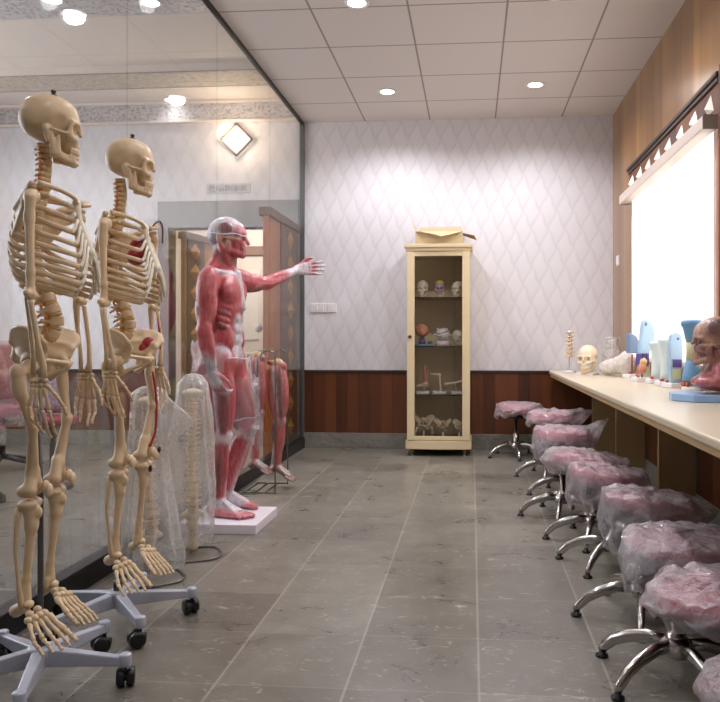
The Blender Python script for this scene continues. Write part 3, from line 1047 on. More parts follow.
def make_skeleton(label):
    t = thing('skeleton_model', label, 'skeleton')
    h = obj('skull', SKULL, t, (-0.012, 0, 1.638))
    h.rotation_euler = (0, math.radians(2), math.radians(17)); h.scale = (0.84, 0.92, 0.90)
    j = obj('mandible', JAW, h)
    hk = MB().lathe([(0.012, 0.086), (0.012, 0.094), (0.006, 0.096), (0.006, 0.099), (0.009, 0.101), (0.009, 0.108), (0.004, 0.110)], 12)
    hk.build('skull_hook', BRASS, h)
    spine_parts(t, SPINE_PTS)
    ribs(t)
    S = Body()
    S.cap((0.048, 0, 1.40), (0.056, 0, 1.372), 0.021, 0.015, 0, 0.006); S.cap((0.056, 0, 1.37), (0.094, 0, 1.262), 0.012, 0.015, 0, 0.006)
    S.cap((0.094, 0, 1.262), (0.096, 0, 1.225), 0.010, 0.004, 0, 0.006)
    S.ell((0.018, 0, 1.31), (0.04, 0.05, 0.18), 0, 0.004, None, True)
    obj('sternum', S.mesh('sternum', 0.004, CART), t)
    for s in (-1, 1):
        limb(spline([(0.062, s * 0.022, 1.405), (0.072, s * 0.06, 1.412), (0.05, s * 0.105, 1.425), (0.012, s * 0.158, 1.434)], 4), [0.010, 0.008, 0.007, 0.0065, 0.0065, 0.0065, 0.0065, 0.0065, 0.0065, 0.007, 0.008, 0.0085, 0.0085]).build('clavicle', BONE, t)
        obj('scapula', scapula_mesh('scapula', s, BONE), t)
        sh, el = (0.0, s * 0.172, 1.392), (0.004, s * 0.182, 1.128)
        obj('humerus', humerus_mesh('humerus', s, sh, el, BONE), t)
        wr = Vector((0.022, s * 0.172, 0.905))
        E = Vector(el)
        limb([E + Vector((-0.012, -s * 0.012, 0.022)), E + Vector((-0.010, -s * 0.012, -0.01)), E + Vector((-0.006, -s * 0.014, -0.08)), wr + Vector((-0.016, 0, 0.06)), wr + Vector((-0.014, 0, 0.004))], [0.010, 0.012, 0.0075, 0.0062, 0.007]).build('ulna', BONE, t)
        limb([E + Vector((0.006, s * 0.012, -0.014)), E + Vector((0.007, s * 0.012, -0.03)), E + Vector((0.012, s * 0.010, -0.06)), E + Vector((0.022, s * 0.006, -0.13)), wr + Vector((0.012, 0, 0.03)), wr + Vector((0.008, 0, 0.002))], [0.0095, 0.007, 0.0075, 0.0075, 0.0085, 0.0125]).build('radius', BONE, t)
        hand_bones(s, wr).build('hand', BONE, t)
        obj('femur', femur_mesh('femur', s, BONE), t)
        obj('tibia', tibia_mesh('tibia', s, BONE), t)
        limb([(-0.016, s * 0.112, 0.482), (-0.018, s * 0.114, 0.46), (-0.022, s * 0.118, 0.36), (-0.018, s * 0.108, 0.26), (-0.014, s * 0.104, 0.205), (-0.012, s * 0.103, 0.182)], [0.008, 0.0085, 0.0055, 0.0055, 0.009, 0.006]).build('fibula', BONE, t)
        MB().ell((0.056, s * 0.086, 0.53), (0.009, 0.018, 0.02)).build('patella', BONE, t)
        foot_bones(s, (-0.006, s * 0.086, 0.205)).build('foot', BONE, t)
    obj('pelvis', pelvis_mesh('pelvis', BONE), t)
    for c in COL.objects:
        if c.parent is t:
            c.location.x += 0.045
            if c.name.split('.')[0] in ('pelvis', 'femur', 'tibia', 'fibula', 'patella', 'foot'):
                c.location.z = 0.288 if c.name.startswith('pelvis') else 0.0933
                if c.name.startswith('pelvis'):
                    c.scale = (1, 1, 0.72)
                if not c.name.startswith('pelvis'):
                    c.scale.z = 0.93
            if c.name.split('.')[0] == 'foot':
                turn_foot(c)
    p = MB().tube([(0, 0, 0.09), (0, 0, 0.55), (-0.012, 0, 0.98)], 0.0085, 12)
    p.lathe([(0.016, 0.09), (0.016, 0.15), (0.012, 0.155)], 14)
    p.build('stand_pole', POLEM, t)
    bs = MB(); bs.lathe([(0.036, 0.070), (0.038, 0.075), (0.038, 0.110), (0.03, 0.118)], 20)
    for k in range(5):
        g = 2 * PI * k / 5
        d, n = Vector((math.cos(g), math.sin(g), 0)), Vector((-math.sin(g), math.cos(g), 0))
        def sec(r, w, z0, z1):
            return [d * r - n * w + Vector((0, 0, z0)), d * r + n * w + Vector((0, 0, z0)), d * r + n * w * 0.8 + Vector((0, 0, z1)), d * r - n * w * 0.8 + Vector((0, 0, z1))]
        vs = sec(0.02, 0.022, 0.062, 0.112) + sec(0.246, 0.015, 0.066, 0.090)
        bs.add(vs, [(0, 1, 2, 3), (7, 6, 5, 4), (0, 4, 5, 1), (1, 5, 6, 2), (2, 6, 7, 3), (3, 7, 4, 0)], 0, False)
        bs.lathe([(0.017, 0.062), (0.018, 0.066), (0.018, 0.095), (0.014, 0.100)], 14, d * 0.252)
    base = bs.build('stand_base', STANDP, t, bevel=0.004)
    for k in range(5):
        g = 2 * PI * k / 5
        caster(base, (0.252 * math.cos(g), 0.252 * math.sin(g), 0.063), g + 1.9 + 0.7 * k)
    return t

GRP = 'skeleton models on wheeled stands'
sk1 = make_skeleton('plain life-size bone skeleton model nearest the viewer on a wheeled five-arm stand')
sk1['group'] = GRP
sk2 = dup(sk1, (-1.256, 2.542, 0), math.radians(-2), 'life-size skeleton model with red muscle patches painted on hip and thigh', GRP)
sk1.location = (-1.254, 2.065, 0); sk1.rotation_euler = (0, 0, math.radians(9))
for o in COL.objects:
    if o.parent is sk1 and o.name.split('.')[0] in ('pelvis', 'femur', 'tibia', 'fibula', 'patella', 'foot'):
        o.location.x -= 0.042
    if o.parent is sk2 and o.name.startswith('skull'):
        o.location.x += 0.018
    if o.parent in (sk1, sk2) and o.name.startswith('stand_base'):
        o.rotation_euler = (0, 0, math.radians(-7) if o.parent == sk1 else math.radians(26))
# painted muscle origins on the second skeleton
def patch(pts, rad, flat, lab, up=(0, 1, 0), dz=0.0, sz=1.0):
    tag(MB().tube(pts, rad, 8, flat, up).build('muscle_marking', REDM, sk2, (0.045, 0, dz)), lab)
S = Body()
RP = np.array([[0.55, 0.83, 0], [-0.83, 0.55, 0], [0, 0, 1]])
S.ell((0.022, 0.100, 0.992), (0.026, 0.013, 0.026), 0, 0.004, RP)
S.ell((0.006, 0.082, 0.975), (0.014, 0.013, 0.018), 0, 0.004, RP)
S.ell((0.034, 0.112, 0.972), (0.008, 0.012, 0.022), 0, 0.004, RP)
tag(obj('muscle_marking', S.mesh('marking', 0.003, REDM), sk2, (0.045, 0, 0.0)), 'red patch on the hip bone')
patch(spline([(0.026, 0.120, 0.86), (0.040, 0.122, 0.75), (0.040, 0.112, 0.64), (0.030, 0.09, 0.585)], 4), 0.0045, 1.0, 'red stripe down the thigh bone', dz=0.03)
patch([(0.012, 0.178, 1.34), (0.013, 0.183, 1.26), (0.014, 0.187, 1.18)], [0.003, 0.0055, 0.003], 1.0, 'red stripe on the upper arm')
patch([(0.018, 0.178, 1.09), (0.027, 0.176, 1.03), (0.03, 0.174, 0.97)], [0.002, 0.005, 0.002], 1.0, 'red stripe on the forearm')
hm = Body(); hm.ell((0.045, 0.02, 1.335), (0.035, 0.05, 0.035), 0, 0.01); hm.ell((0.05, -0.02, 1.30), (0.03, 0.04, 0.03), 0, 0.01)
tag(obj('muscle_marking', hm.mesh('marking', 0.004, REDM), sk2, (0.03, 0, 0)), 'dark red patch inside the rib cage')
clip = MB().tube(spline([(0.07, 0.03, 1.40), (0.085, 0.045, 1.428), (0.09, 0.07, 1.435), (0.09, 0.088, 1.41), (0.088, 0.09, 1.36)], 5), 0.0035, 8)
clip.build('vessel_tube', mat('dark_red_tube', (110, 60, 66), 0.4), sk2, (0.035, 0, 0))
MB().ell((0.064, 0.094, 0.575), (0.006, 0.010, 0.013)).build('joint_screw', BLACKP, sk2, (0.045, 0, 0.03))
MB().ell((0.034, 0.086, 0.505), (0.006, 0.012, 0.014)).build('joint_screw', BLACKP, sk2, (0.045, 0, 0.03))
# ------------------------------------------------------------------ muscle figure
def flesh_hand(S, W, D, N, T, curl, spread=0.0, pal=(0, 2), sz=1.0, thumb_in=0.2):
    W, D, N, T = A(W), A(D), A(N), A(T)
    D = D / np.linalg.norm(D); N = N - D * (N @ D); N = N / np.linalg.norm(N)
    T = T - D * (T @ D) - N * (T @ N); T = T / np.linalg.norm(T)
    kn = []
    for j in range(4):
        a = W + T * (0.016 - 0.0105 * j) * sz
        b = W + (D * (0.082 - 0.003 * abs(j - 1)) + T * (0.032 - 0.0205 * j)) * sz
        S.cap(a, b, 0.0165 * sz, 0.0115 * sz, pal[1], 0.012); kn.append(b)
    for j in range(4):
        p = kn[j]; ang = 0.0
        L = [A((0.041, 0.026, 0.019)), A((0.045, 0.029, 0.020)), A((0.042, 0.027, 0.020)), A((0.033, 0.020, 0.017))][j] * sz
        for q in range(3):
            ang += curl * (0.7, 1.0, 0.7)[q]
            d = D * math.cos(ang) + N * math.sin(ang) + T * spread * (1.4 - j)
            d = d / np.linalg.norm(d)
            e = p + d * L[q]
            S.cap(p, e, (0.0098, 0.0088, 0.0080)[q] * sz, (0.0090, 0.0082, 0.0068)[q] * sz, pal[0] if q == 0 else pal[1], 0.0035)
            p = e
    p = W + (D * 0.018 + T * 0.022 + N * 0.006) * sz
    for q, (f, L) in enumerate(((0.80, 0.042), (0.45, 0.030), (0.2, 0.024))):
        d = D * math.cos(f) + T * math.sin(f) + N * thumb_in
        e = p + d / np.linalg.norm(d) * L * sz
        S.cap(p, e, (0.0165, 0.0105, 0.0095)[q] * sz, (0.0115, 0.0098, 0.0075)[q] * sz, pal[0], 0.006)
        p = e

MUS_PAL = [(178, 40, 52), (124, 24, 34), (206, 200, 208), (198, 96, 104), (188, 128, 100), (150, 150, 165)]
FLESH = attr_mat('muscle_figure_paint', 0.36, 0.45, 0.40, 0.09)

def muscle_leg(S, hip, kn, an, s, foot_dir, pal=(0, 1, 2, 3)):
    hip, kn, an = A(hip), A(kn), A(an)
    R, Dk, Wh, Pk = pal
    S.cap(hip, kn + A((0, 0, 0.03)), 0.083, 0.046, R, 0.03)
    f = A((1, 0, 0)); o = A((0, s, 0))
    def pt(t, fx, oy):
        return hip * (1 - t) + kn * t + f * fx + o * oy
    S.mus(pt(0.0, 0.045, 0.01), pt(0.93, 0.034, 0.0), 0.046, R, 0.006)
    S.mus(pt(0.22, 0.030, 0.050), pt(0.96, 0.022, 0.030), 0.040, Dk, 0.006)
    S.mus(pt(0.35, 0.032, -0.030), pt(0.99, 0.022, -0.030), 0.036, R, 0.006)
    S.mus(pt(0.0, -0.050, 0.015), pt(0.97, -0.035, 0.026), 0.042, R, 0.006)
    S.mus(pt(0.05, -0.045, -0.025), pt(0.97, -0.034, -0.026), 0.040, Dk, 0.006)
    S.mus(pt(0.02, 0.0, -0.035), pt(0.7, -0.005, -0.030), 0.046, R, 0.008)
    S.mus(pt(-0.05, -0.005, 0.075), pt(0.98, 0.0, 0.046), 0.014, Wh, 0.006)
    S.mus(pt(-0.12, 0.055, 0.06), pt(0.8, 0.045, -0.045), 0.016, Pk, 0.006)
    S.ell(kn, (0.050, 0.046, 0.058), Wh, 0.012)
    S.ell(kn + f * 0.044 + A((0, 0, 0.008)), (0.018, 0.022, 0.026), Wh, 0.008)
    S.cap(kn + f * 0.042 + A((0, 0, -0.01)), kn + f * 0.038 + A((0, 0, -0.07)), 0.011, 0.010, Wh, 0.006)
    def ql(t, fx, oy):
        return kn * (1 - t) + an * t + f * fx + o * oy
    S.cap(kn, an, 0.044, 0.029, R, 0.02)
    S.mus(ql(0.05, -0.028, 0.018), ql(0.62, -0.032, 0.012), 0.036, R, 0.006)
    S.mus(ql(0.05, -0.028, -0.018), ql(0.66, -0.030, -0.012), 0.037, R, 0.006)
    S.mus(ql(0.1, 0.026, 0.016), ql(0.8, 0.016, 0.006), 0.026, R, 0.006)
    S.mus(ql(0.12, 0.010, 0.034), ql(0.85, 0.004, 0.022), 0.022, Dk, 0.006)
    S.cap(ql(0.1, 0.030, -0.010), ql(0.95, 0.022, -0.008), 0.011, 0.012, Wh, 0.006)
    S.cap(ql(0.55, -0.038, 0), an + A((-0.045, 0, -0.03)), 0.012, 0.013, Wh, 0.01)
    S.ell(an, (0.034, 0.036, 0.034), Wh, 0.015)
    if foot_dir is not None:
        d = A(foot_dir); d = d / np.linalg.norm(d); n = A((-d[1], d[0], 0)) * s
        up = A((0, 0, 1))
        g = an[2]
        S.ell(an - d * 0.038 + up * (0.034 - g), (0.036, 0.032, 0.034), Pk, 0.02)
        S.cap(an + d * 0.01 + up * (-0.02), an + d * 0.115 + up * (0.030 - g) - n * 0.012, 0.033, 0.024, Wh, 0.02)
        S.cap(an + d * 0.0 + up * (0.028 - g) + n * 0.018, an + d * 0.11 + up * (0.022 - g) + n * 0.026, 0.026, 0.020, Pk, 0.015)
        for k in range(5):
            w = -0.030 + 0.0165 * k
            L = (0.190, 0.186, 0.178, 0.168, 0.155)[k]
            a = an + d * 0.115 + n * w * 0.9 + up * (0.026 - g)
            b = an + d * L + n * w * 1.08 + up * (0.013 - g)
            S.cap(a, b, 0.014 if k == 0 else 0.011, 0.0135 if k == 0 else 0.009, Pk, 0.004)
            S.cap(an + d * 0.03 + n * w * 0.35 + up * 0.012, a + up * 0.012, 0.006, 0.005, Wh, 0.005)

def make_man():
    S = Body()
    R, Dk, Wh, Pk, Tn, Gy = range(6)
    S.ell((0.0, 0, 1.17), (0.098, 0.145, 0.185), R, 0.03)
    S.ell((-0.015, 0, 1.285), (0.075, 0.15, 0.085), R, 0.04)
    S.ell((-0.002, 0, 0.99), (0.080, 0.118, 0.17), R, 0.04)
    S.ell((-0.015, 0, 0.835), (0.095, 0.138, 0.115), R, 0.04)
    S.ell((0.024, 0, 0.97), (0.062, 0.080, 0.19), Wh, 0.012)
    for k, z in enumerate((1.075, 1.015, 0.955, 0.88)):
        for s in (-1, 1):
            S.ell((0.076 - 0.002 * k, s * 0.031, z), (0.015, 0.028, 0.030 if k < 3 else 0.045), Wh, 0.008)
    S.cap((0.060, 0, 1.315), (0.098, 0, 1.13), 0.030, 0.018, Wh, 0.010)
    for s in (-1, 1):
        S.ell((0.046, s * 0.080, 1.225), (0.044, 0.090, 0.070), R, 0.025)
        S.cap((0.062, s * 0.02, 1.305), (0.0, s * 0.16, 1.325), 0.014, 0.013, Wh, 0.01)
        for k in range(4):
            S.mus((0.065 - 0.006 * k, s * (0.085 + 0.004 * k), 1.12 - 0.035 * k), (0.0, s * 0.138, 1.15 - 0.035 * k), 0.020, Dk if k % 2 else R, 0.006)
        S.ell((0.018, s * 0.096, 0.955), (0.060, 0.034, 0.095), R, 0.01)
        S.ell((-0.05, s * 0.105, 1.14), (0.055, 0.052, 0.15), R, 0.02)
        S.cap((-0.045, s * 0.025, 1.40), (-0.045, s * 0.15, 1.315), 0.034, 0.030, R, 0.02)
        S.cap((0.055, s * 0.016, 1.315), (-0.004, s * 0.062, 1.475), 0.015, 0.015, R, 0.006)
        S.ell((-0.065, s * 0.070, 0.81), (0.075, 0.075, 0.088), R, 0.012)
        S.ell((0.02, s * 0.118, 0.87), (0.045, 0.028, 0.055), Wh, 0.01)
    # neck and head
    S.cap((-0.025, 0, 1.33), (-0.010, 0, 1.47), 0.060, 0.056, Dk, 0.02)
    S.cap((0.030, 0, 1.35), (0.040, 0, 1.43), 0.030, 0.028, Dk, 0.012)
    S.ell((0.002, 0, 1.553), (0.098, 0.074, 0.083), Wh, 0.01)
    S.ell((-0.045, 0, 1.525), (0.05, 0.062, 0.055), Gy, 0.02)
    S.ell((0.056, 0, 1.492), (0.047, 0.054, 0.070), R, 0.02)
    S.ell((0.075, 0, 1.55), (0.035, 0.055, 0.045), Pk, 0.02)
    for s in (-1, 1):
        S.ell((0.018, s * 0.064, 1.562), (0.042, 0.016, 0.036), Dk, 0.006)
        S.cap((0.090, s * 0.016, 1.424), (0.012, s * 0.056, 1.455), 0.020, 0.017, R, 0.012)
        S.ell((0.032, s * 0.060, 1.470), (0.017, 0.010, 0.034), Tn, 0.008)
        S.cap((0.084, s * 0.048, 1.503), (0.012, s * 0.072, 1.512), 0.008, 0.006, Tn, 0.008)
        S.cap((0.108, s * 0.012, 1.543), (0.085, s * 0.05, 1.54), 0.011, 0.010, Pk, 0.008)
        S.ell((0.108, s * 0.031, 1.521), (0.016, 0.017, 0.010), Dk, 0.004, None, True)
        S.ell((0.090, s * 0.031, 1.521), (0.013, 0.013, 0.011), Wh, 0.002)
        S.ell((-0.008, s * 0.076, 1.508), (0.018, 0.008, 0.029), Tn, 0.006)
        S.cap((0.100, s * 0.012, 1.475), (0.085, s * 0.034, 1.50), 0.012, 0.010, R, 0.01)
    S.cap((0.108, 0, 1.528), (0.128, 0, 1.486), 0.009, 0.012, Pk, 0.008)
    S.cap((0.104, -0.018, 1.457), (0.104, 0.018, 1.457), 0.010, 0.010, R, 0.006)
    S.cap((0.102, -0.016, 1.444), (0.102, 0.016, 1.444), 0.010, 0.010, R, 0.006)
    S.ell((0.118, 0, 1.451), (0.012, 0.022, 0.0018), Dk, 0.002, None, True)
    # right arm hanging
    sh, el, wr = A((-0.030, -0.178, 1.278)), A((-0.042, -0.212, 1.005)), A((0.0, -0.205, 0.785))
    S.mus((-0.03, -0.155, 1.345), (-0.038, -0.218, 1.125), 0.058, R, 0.012, 1.05)
    S.cap(sh, el, 0.047, 0.038, R, 0.02)
    S.mus(sh + A((0.030, 0, -0.05)), el + A((0.016, 0, 0.01)), 0.034, R, 0.006)
    S.mus(sh + A((-0.035, 0, -0.05)), el + A((-0.016, 0, 0.02)), 0.036, Dk, 0.006)
    S.cap(el, el * 0.45 + wr * 0.55, 0.041, 0.034, R, 0.015)
    S.cap(el * 0.45 + wr * 0.55, wr, 0.032, 0.025, Wh, 0.012)
    S.mus(el + A((0.018, -0.02, 0.05)), el * 0.25 + wr * 0.75 + A((0.015, -0.01, 0)), 0.026, R, 0.006)
    S.mus(el + A((-0.018, -0.012, 0.0)), el * 0.3 + wr * 0.7 + A((-0.010, -0.006, 0)), 0.026, R, 0.006)
    flesh_hand(S, wr, (0.30, 0, -0.95), (0.35, 0.75, 0.1), (0.9, -0.2, 0.3), 0.75, 0.02, (3, 2), 1.0)
    # left arm held out
    sh, el, wr = A((-0.01, 0.178, 1.285)), A((0.112, 0.425, 1.300)), A((0.262, 0.595, 1.396))
    S.mus((-0.03, 0.135, 1.325), (0.06, 0.315, 1.295), 0.056, R, 0.012, 1.05)
    S.cap(sh, el, 0.046, 0.038, R, 0.02)
    S.mus(sh + A((0.02, 0.03, 0.022)), el + A((-0.005, -0.02, 0.022)), 0.032, R, 0.006)
    S.mus(sh + A((0.02, 0.03, -0.028)), el + A((-0.005, -0.02, -0.018)), 0.034, Dk, 0.006)
    m = el * 0.42 + wr * 0.58
    S.cap(el, m, 0.040, 0.032, R, 0.015); S.cap(m, wr, 0.031, 0.024, Wh, 0.012)
    S.mus(el + A((0.0, -0.015, 0.022)), el * 0.3 + wr * 0.7 + A((0.006, -0.008, 0.010)), 0.023, R, 0.006)
    S.mus(el + A((0.015, -0.02, -0.012)), el * 0.3 + wr * 0.7 + A((0.008, -0.008, -0.008)), 0.023, Pk, 0.006)
    flesh_hand(S, wr, (0.96, 0.26, 0.10), (-0.25, 0.95, -0.1), (-0.05, 0.0, 1.0), 0.10, 0.085, (0, 2), 1.0, 0.0)
    # legs
    muscle_leg(S, (-0.005, -0.088, 0.83), (0.010, -0.092, 0.43), (-0.005, -0.092, 0.078), -1, (0.97, -0.24, 0))
    muscle_leg(S, (0.0, 0.088, 0.83), (0.080, 0.112, 0.435), (-0.035, 0.125, 0.078), 1, (0.98, -0.10, 0))
    return S.mesh('muscle_body', 0.0052, FLESH, MUS_PAL, 0.004)

man = thing('muscle_figure', 'life-size flayed muscle figure standing on a white plinth with one arm held out', 'anatomical model', (-1.36, 4.0, 0))
obj('body', make_man(), man, (0, 0, 0.05))
MB().span((-0.17, -0.262, 0), (0.25, 0.16, 0.05)).build('plinth', mat('white_plinth', (226, 218, 226), 0.35, 0.02), man, bevel=0.003)
def ring(c, rx, ry, n=28, tilt=0.0, wob=0.004):
    return [(c[0] + rx * math.cos(2 * PI * k / n), c[1] + ry * math.sin(2 * PI * k / n), c[2] + tilt * math.cos(2 * PI * k / n) + wob * math.sin(5 * PI * k / n * 2)) for k in range(n)]
BAND = mat('clear_white_band', (226, 216, 220), 0.25, 0.05)
for c, rx, ry, tl, lab in (((0.008, 0, 1.582), 0.107, 0.082, -0.004, 'thin clear band around the head'), ((0.005, 0, 0.905), 0.125, 0.155, 0.0, 'thin clear band around the waist'), ((0.052, 0.104, 0.56), 0.092, 0.088, 0.012, 'thin clear band around the left thigh')):
    tag(MB().tube(ring(c, rx, ry, 28, tl), 0.0035, 6, closed=True).build('tie_band', BAND, man), lab)
def wrap_fn(c, rx, ry, z0, z1, seed, g0, g1):
    def f(u, v):
        g = g0 + (g1 - g0) * u
        z = z0 + (z1 - z0) * v
        w = noise.noise(Vector((math.cos(g) * 4 + seed, math.sin(g) * 4, z * 14))) * 0.016
        return (c[0] + (rx + w) * math.cos(g), c[1] + (ry + w) * math.sin(g), z + 0.01 * math.sin(g * 7))
    return f
tag(MB().grid(wrap_fn((-0.02, 0.0), 0.142, 0.235, 0.78, 1.0, 3, 2.2, 5.3), 40, 18).build('plastic_wrap', WRAP, man), 'clear film around the hips and hand')
tag(MB().grid(wrap_fn((0.05, 0.103), 0.108, 0.095, 0.50, 0.80, 9, -2.4, 2.2), 40, 20).build('plastic_wrap', WRAP, man), 'clear film around the left thigh')

# ------------------------------------------------------------------ bagged spine models
def bag_mesh(prof, seed, n=56, m=44, amp=0.018, flap=None):
    """prof: (z, radius, cx, cy) from the closed top to the open hem"""
    def f(u, v):
        g = 2 * PI * u
        t = v * (len(prof) - 1); i = min(int(t), len(prof) - 2); q = t - i
        z, r, cx, cy = [prof[i][k] * (1 - q) + prof[i + 1][k] * q for k in range(4)]
        d = Vector((math.cos(g), math.sin(g), 0))
        w = noise.noise(Vector((d.x * 3.2 + seed, d.y * 3.2, z * 3.0))) * amp + noise.noise(Vector((d.x * 9 + seed, d.y * 9, z * 9))) * amp * 0.45
        w *= min(1, r / 0.05)
        rr = r * (1 + 0.10 * math.sin(9 * g + 4 * z + seed)) + w
        p = Vector((cx, cy, z)) + d * rr
        if flap:
            fd, fz, fl, fw = flap
            k = max(0.0, d.dot(fd)) ** 24 * max(0.0, 1 - abs(z - fz) / fw)
            p += fd * fl * k
        return p
    return MB().grid(f, n, m, closed_u=True)

def spine_model(label, loc, rotz, ztop, lowpost, prof, seed, flap=None):
    t = thing('spine_model', label, 'spine model', loc, rotz, 'bagged spine models')
    hgt = 0.555
    dz = ztop - 1.575 * hgt / 0.57
    pts = [Vector((p.x + 0.03, 0, (p.z - 1.582) * 0.96 + ztop)) for p in SPINE_PTS]
    spine_parts(t, pts, seed, False, DISC)
    for c in COL.objects:
        if c.parent is t and c.name.startswith('vertebra'):
            c.scale = (1.25, 1.3, 1.05) if c.location.z > 0.45 else (1.15, 1.15, 1.0)
    zb = pts[-1].z
    S = Body()
    S.cap((0.0, 0, zb - 0.01), (-0.02, 0, zb - 0.07), 0.034, 0.02, 0, 0.01); S.cap((-0.02, 0, zb - 0.07), (0.0, 0, zb - 0.11), 0.018, 0.006, 0, 0.01)
    for s in (-1, 1):
        S.cap((0, s * 0.02, zb - 0.01), (-0.01, s * 0.045, zb - 0.02), 0.018, 0.012, 0, 0.01)
    obj('sacrum', S.mesh('sacrum', 0.004, BONE2), t)
    S = Body(); S.ell((-0.006, 0, ztop + 0.012), (0.046, 0.048, 0.020), 0, 0.006); S.ell((0.0, 0, ztop - 0.01), (0.016, 0.03, 0.02), 0, 0.01)
    obj('occipital_plate', S.mesh('occipital', 0.004, BONE2), t)
    p = MB().tube(spline([(-0.068, 0, 0.01), (-0.068, 0, 0.35), (-0.066, 0, ztop + 0.01), (-0.050, 0, ztop + 0.055), (-0.020, 0, ztop + 0.06), (-0.004, 0, ztop + 0.03)], 6), 0.0042, 8)
    p.build('stand_rod', WIRE, t)
    q = MB().tube(spline([(-0.068, 0, 0.006), (-0.068, 0.05, 0.006), (-0.03, 0.115, 0.006), (0.08, 0.12, 0.006), (0.15, 0.08, 0.006), (0.16, 0.0, 0.006), (0.15, -0.08, 0.006), (0.08, -0.12, 0.006), (-0.03, -0.115, 0.006), (-0.068, -0.05, 0.006), (-0.068, 0, 0.006)], 5), 0.0052, 8)
    q.build('stand_foot', WIRE, t)
    if lowpost:
        MB().lathe([(0.022, 0.012), (0.026, 0.03), (0.020, 0.06), (0.022, 0.12), (0.030, 0.14), (0.026, 0.16), (0.018, zb - 0.06)], 16).build('socket_post', BONE, t)
    bag_mesh(prof, seed, flap=flap).build('plastic_bag', BAG, t)
    return t
spine_model('bagged spine model on a wire stand beside the red-patched skeleton', (-1.365, 3.05, 0), math.radians(-50), 0.735, False,
            [(0.812, 0.004, -0.01, 0), (0.805, 0.035, -0.01, 0), (0.78, 0.062, -0.01, 0), (0.70, 0.070, -0.01, 0), (0.55, 0.078, -0.01, 0), (0.38, 0.092, 0, 0), (0.2, 0.115, 0.01, 0), (0.10, 0.128, 0.02, 0), (0.04, 0.118, 0.02, 0)], 3.1,
            (Vector((0.64, 0.77, 0)).normalized(), 0.66, 0.13, 0.11))
spine_model('bagged spine model on a wire stand against the leg of the muscle figure', (-1.315, 3.4, 0), math.radians(-62), 0.745, True,
            [(0.848, 0.004, 0.0, 0), (0.842, 0.034, 0, 0), (0.80, 0.066, 0, 0), (0.68, 0.082, 0, 0), (0.5, 0.096, 0, 0), (0.3, 0.105, 0, 0), (0.12, 0.098, 0.01, 0), (0.05, 0.085, 0.01, 0)], 8.4)

# ------------------------------------------------------------------ muscle leg models hanging on a wire stand
t = thing('wire_stand', 'bent wire stand on the floor carrying two red muscle leg models', 'stand', (-1.28, 4.74, 0))
q = MB()
for y in (0, 0.33):
    q.tube(spline([(-0.21, y, 0.006), (-0.1, y, 0.006), (-0.008, y, 0.006), (0, y, 0.014), (0, y, 0.4), (0, y, 0.88), (-0.012, y, 0.918), (-0.05, y, 0.935), (-0.088, y, 0.918), (-0.098, y, 0.87)], 5), 0.0048, 8)
q.build('upright', WIRE, t)
q = MB()
for x in (-0.07, -0.14, -0.21):
    q.tube([(x, 0, 0.006), (x, 0.33, 0.006)], 0.0045, 8)
q.build('base_wire', WIRE, t)
LEG_PAL = [(166, 40, 36), (92, 34, 28), (170, 160, 164), (128, 84, 66), (176, 142, 84)]
LEGM = attr_mat('leg_model_paint', 0.32, 0.3, 0.4, 0.12)
def leg_mesh(flip, dark):
    S = Body()
    R, Dk, Wh, Tn, Ye = range(5)
    H, K, An = A((0, 0, 0.74)), A((0.02, 0, 0.41)), A((0, 0, 0.10))
    S.cap(H, K, 0.050, 0.034, R, 0.02)
    S.mus(H + A((0.03, 0.01, 0.03)), K + A((0.03, 0, 0.03)), 0.034, R, 0.005)
    S.mus(H + A((-0.03, 0.015, 0.03)), K + A((-0.025, 0.02, -0.01)), 0.030, Dk, 0.005)
    S.mus(H + A((-0.02, -0.03, 0.0)), K + A((-0.02, -0.025, 0)), 0.030, R, 0.005)
    S.mus(H + A((0.0, -0.045, 0.05)), K + A((0.01, -0.03, 0.05)), 0.014, Wh, 0.005)
    S.mus(H + A((0.04, -0.035, 0.05)), K + A((0.03, -0.018, 0.0)), 0.016, Dk, 0.005)
    S.ell(H + A((0, 0, 0.06)), (0.034, 0.030, 0.032), Ye, 0.012)
    S.cap(H + A((0.03, 0.01, 0.04)), H + A((-0.06, 0.0, 0.06)), 0.026, 0.018, Tn if dark else R, 0.012)
    S.ell(K, (0.036, 0.035, 0.042), Wh, 0.01)
    S.cap(K, An, 0.034, 0.022, R, 0.015)
    S.mus(K + A((-0.025, 0.012, 0)), K * 0.4 + An * 0.6 + A((-0.025, 0, 0)), 0.030, R, 0.005)
    S.mus(K + A((-0.022, -0.014, 0)), K * 0.4 + An * 0.6 + A((-0.022, 0, 0)), 0.028, Dk, 0.005)
    S.mus(K + A((0.022, 0.006, -0.02)), K * 0.2 + An * 0.8 + A((0.014, 0, 0)), 0.020, Wh if dark else R, 0.005)
    S.cap(K * 0.4 + An * 0.6 + A((-0.03, 0, 0)), An + A((-0.04, 0, -0.03)), 0.010, 0.011, Wh, 0.008)
    S.ell(An + A((-0.03, 0, -0.035)), (0.026, 0.024, 0.026), Tn, 0.012)
    S.cap(An + A((0, 0, -0.02)), An + A((0.09, 0, -0.065)), 0.026, 0.018, Tn, 0.014)
    for k in range(5):
        w = -0.026 + 0.013 * k
        S.cap(An + A((0.085, w, -0.066)), An + A((0.145 - 0.006 * k, w * 1.15, -0.085)), 0.009, 0.006, Tn, 0.004)
        S.cap(An + A((0.01, w * 0.3, 0.0)), An + A((0.09, w, -0.050)), 0.005, 0.004, Wh, 0.004)
    return S.mesh('leg', 0.0045, LEGM, LEG_PAL, 0.004)
t = thing('muscle_leg_model', 'red muscle leg model with dark foot hanging next to the muscle figure', 'leg model', (-1.452, 4.87, 0.10), math.radians(160), 'hanging leg models')
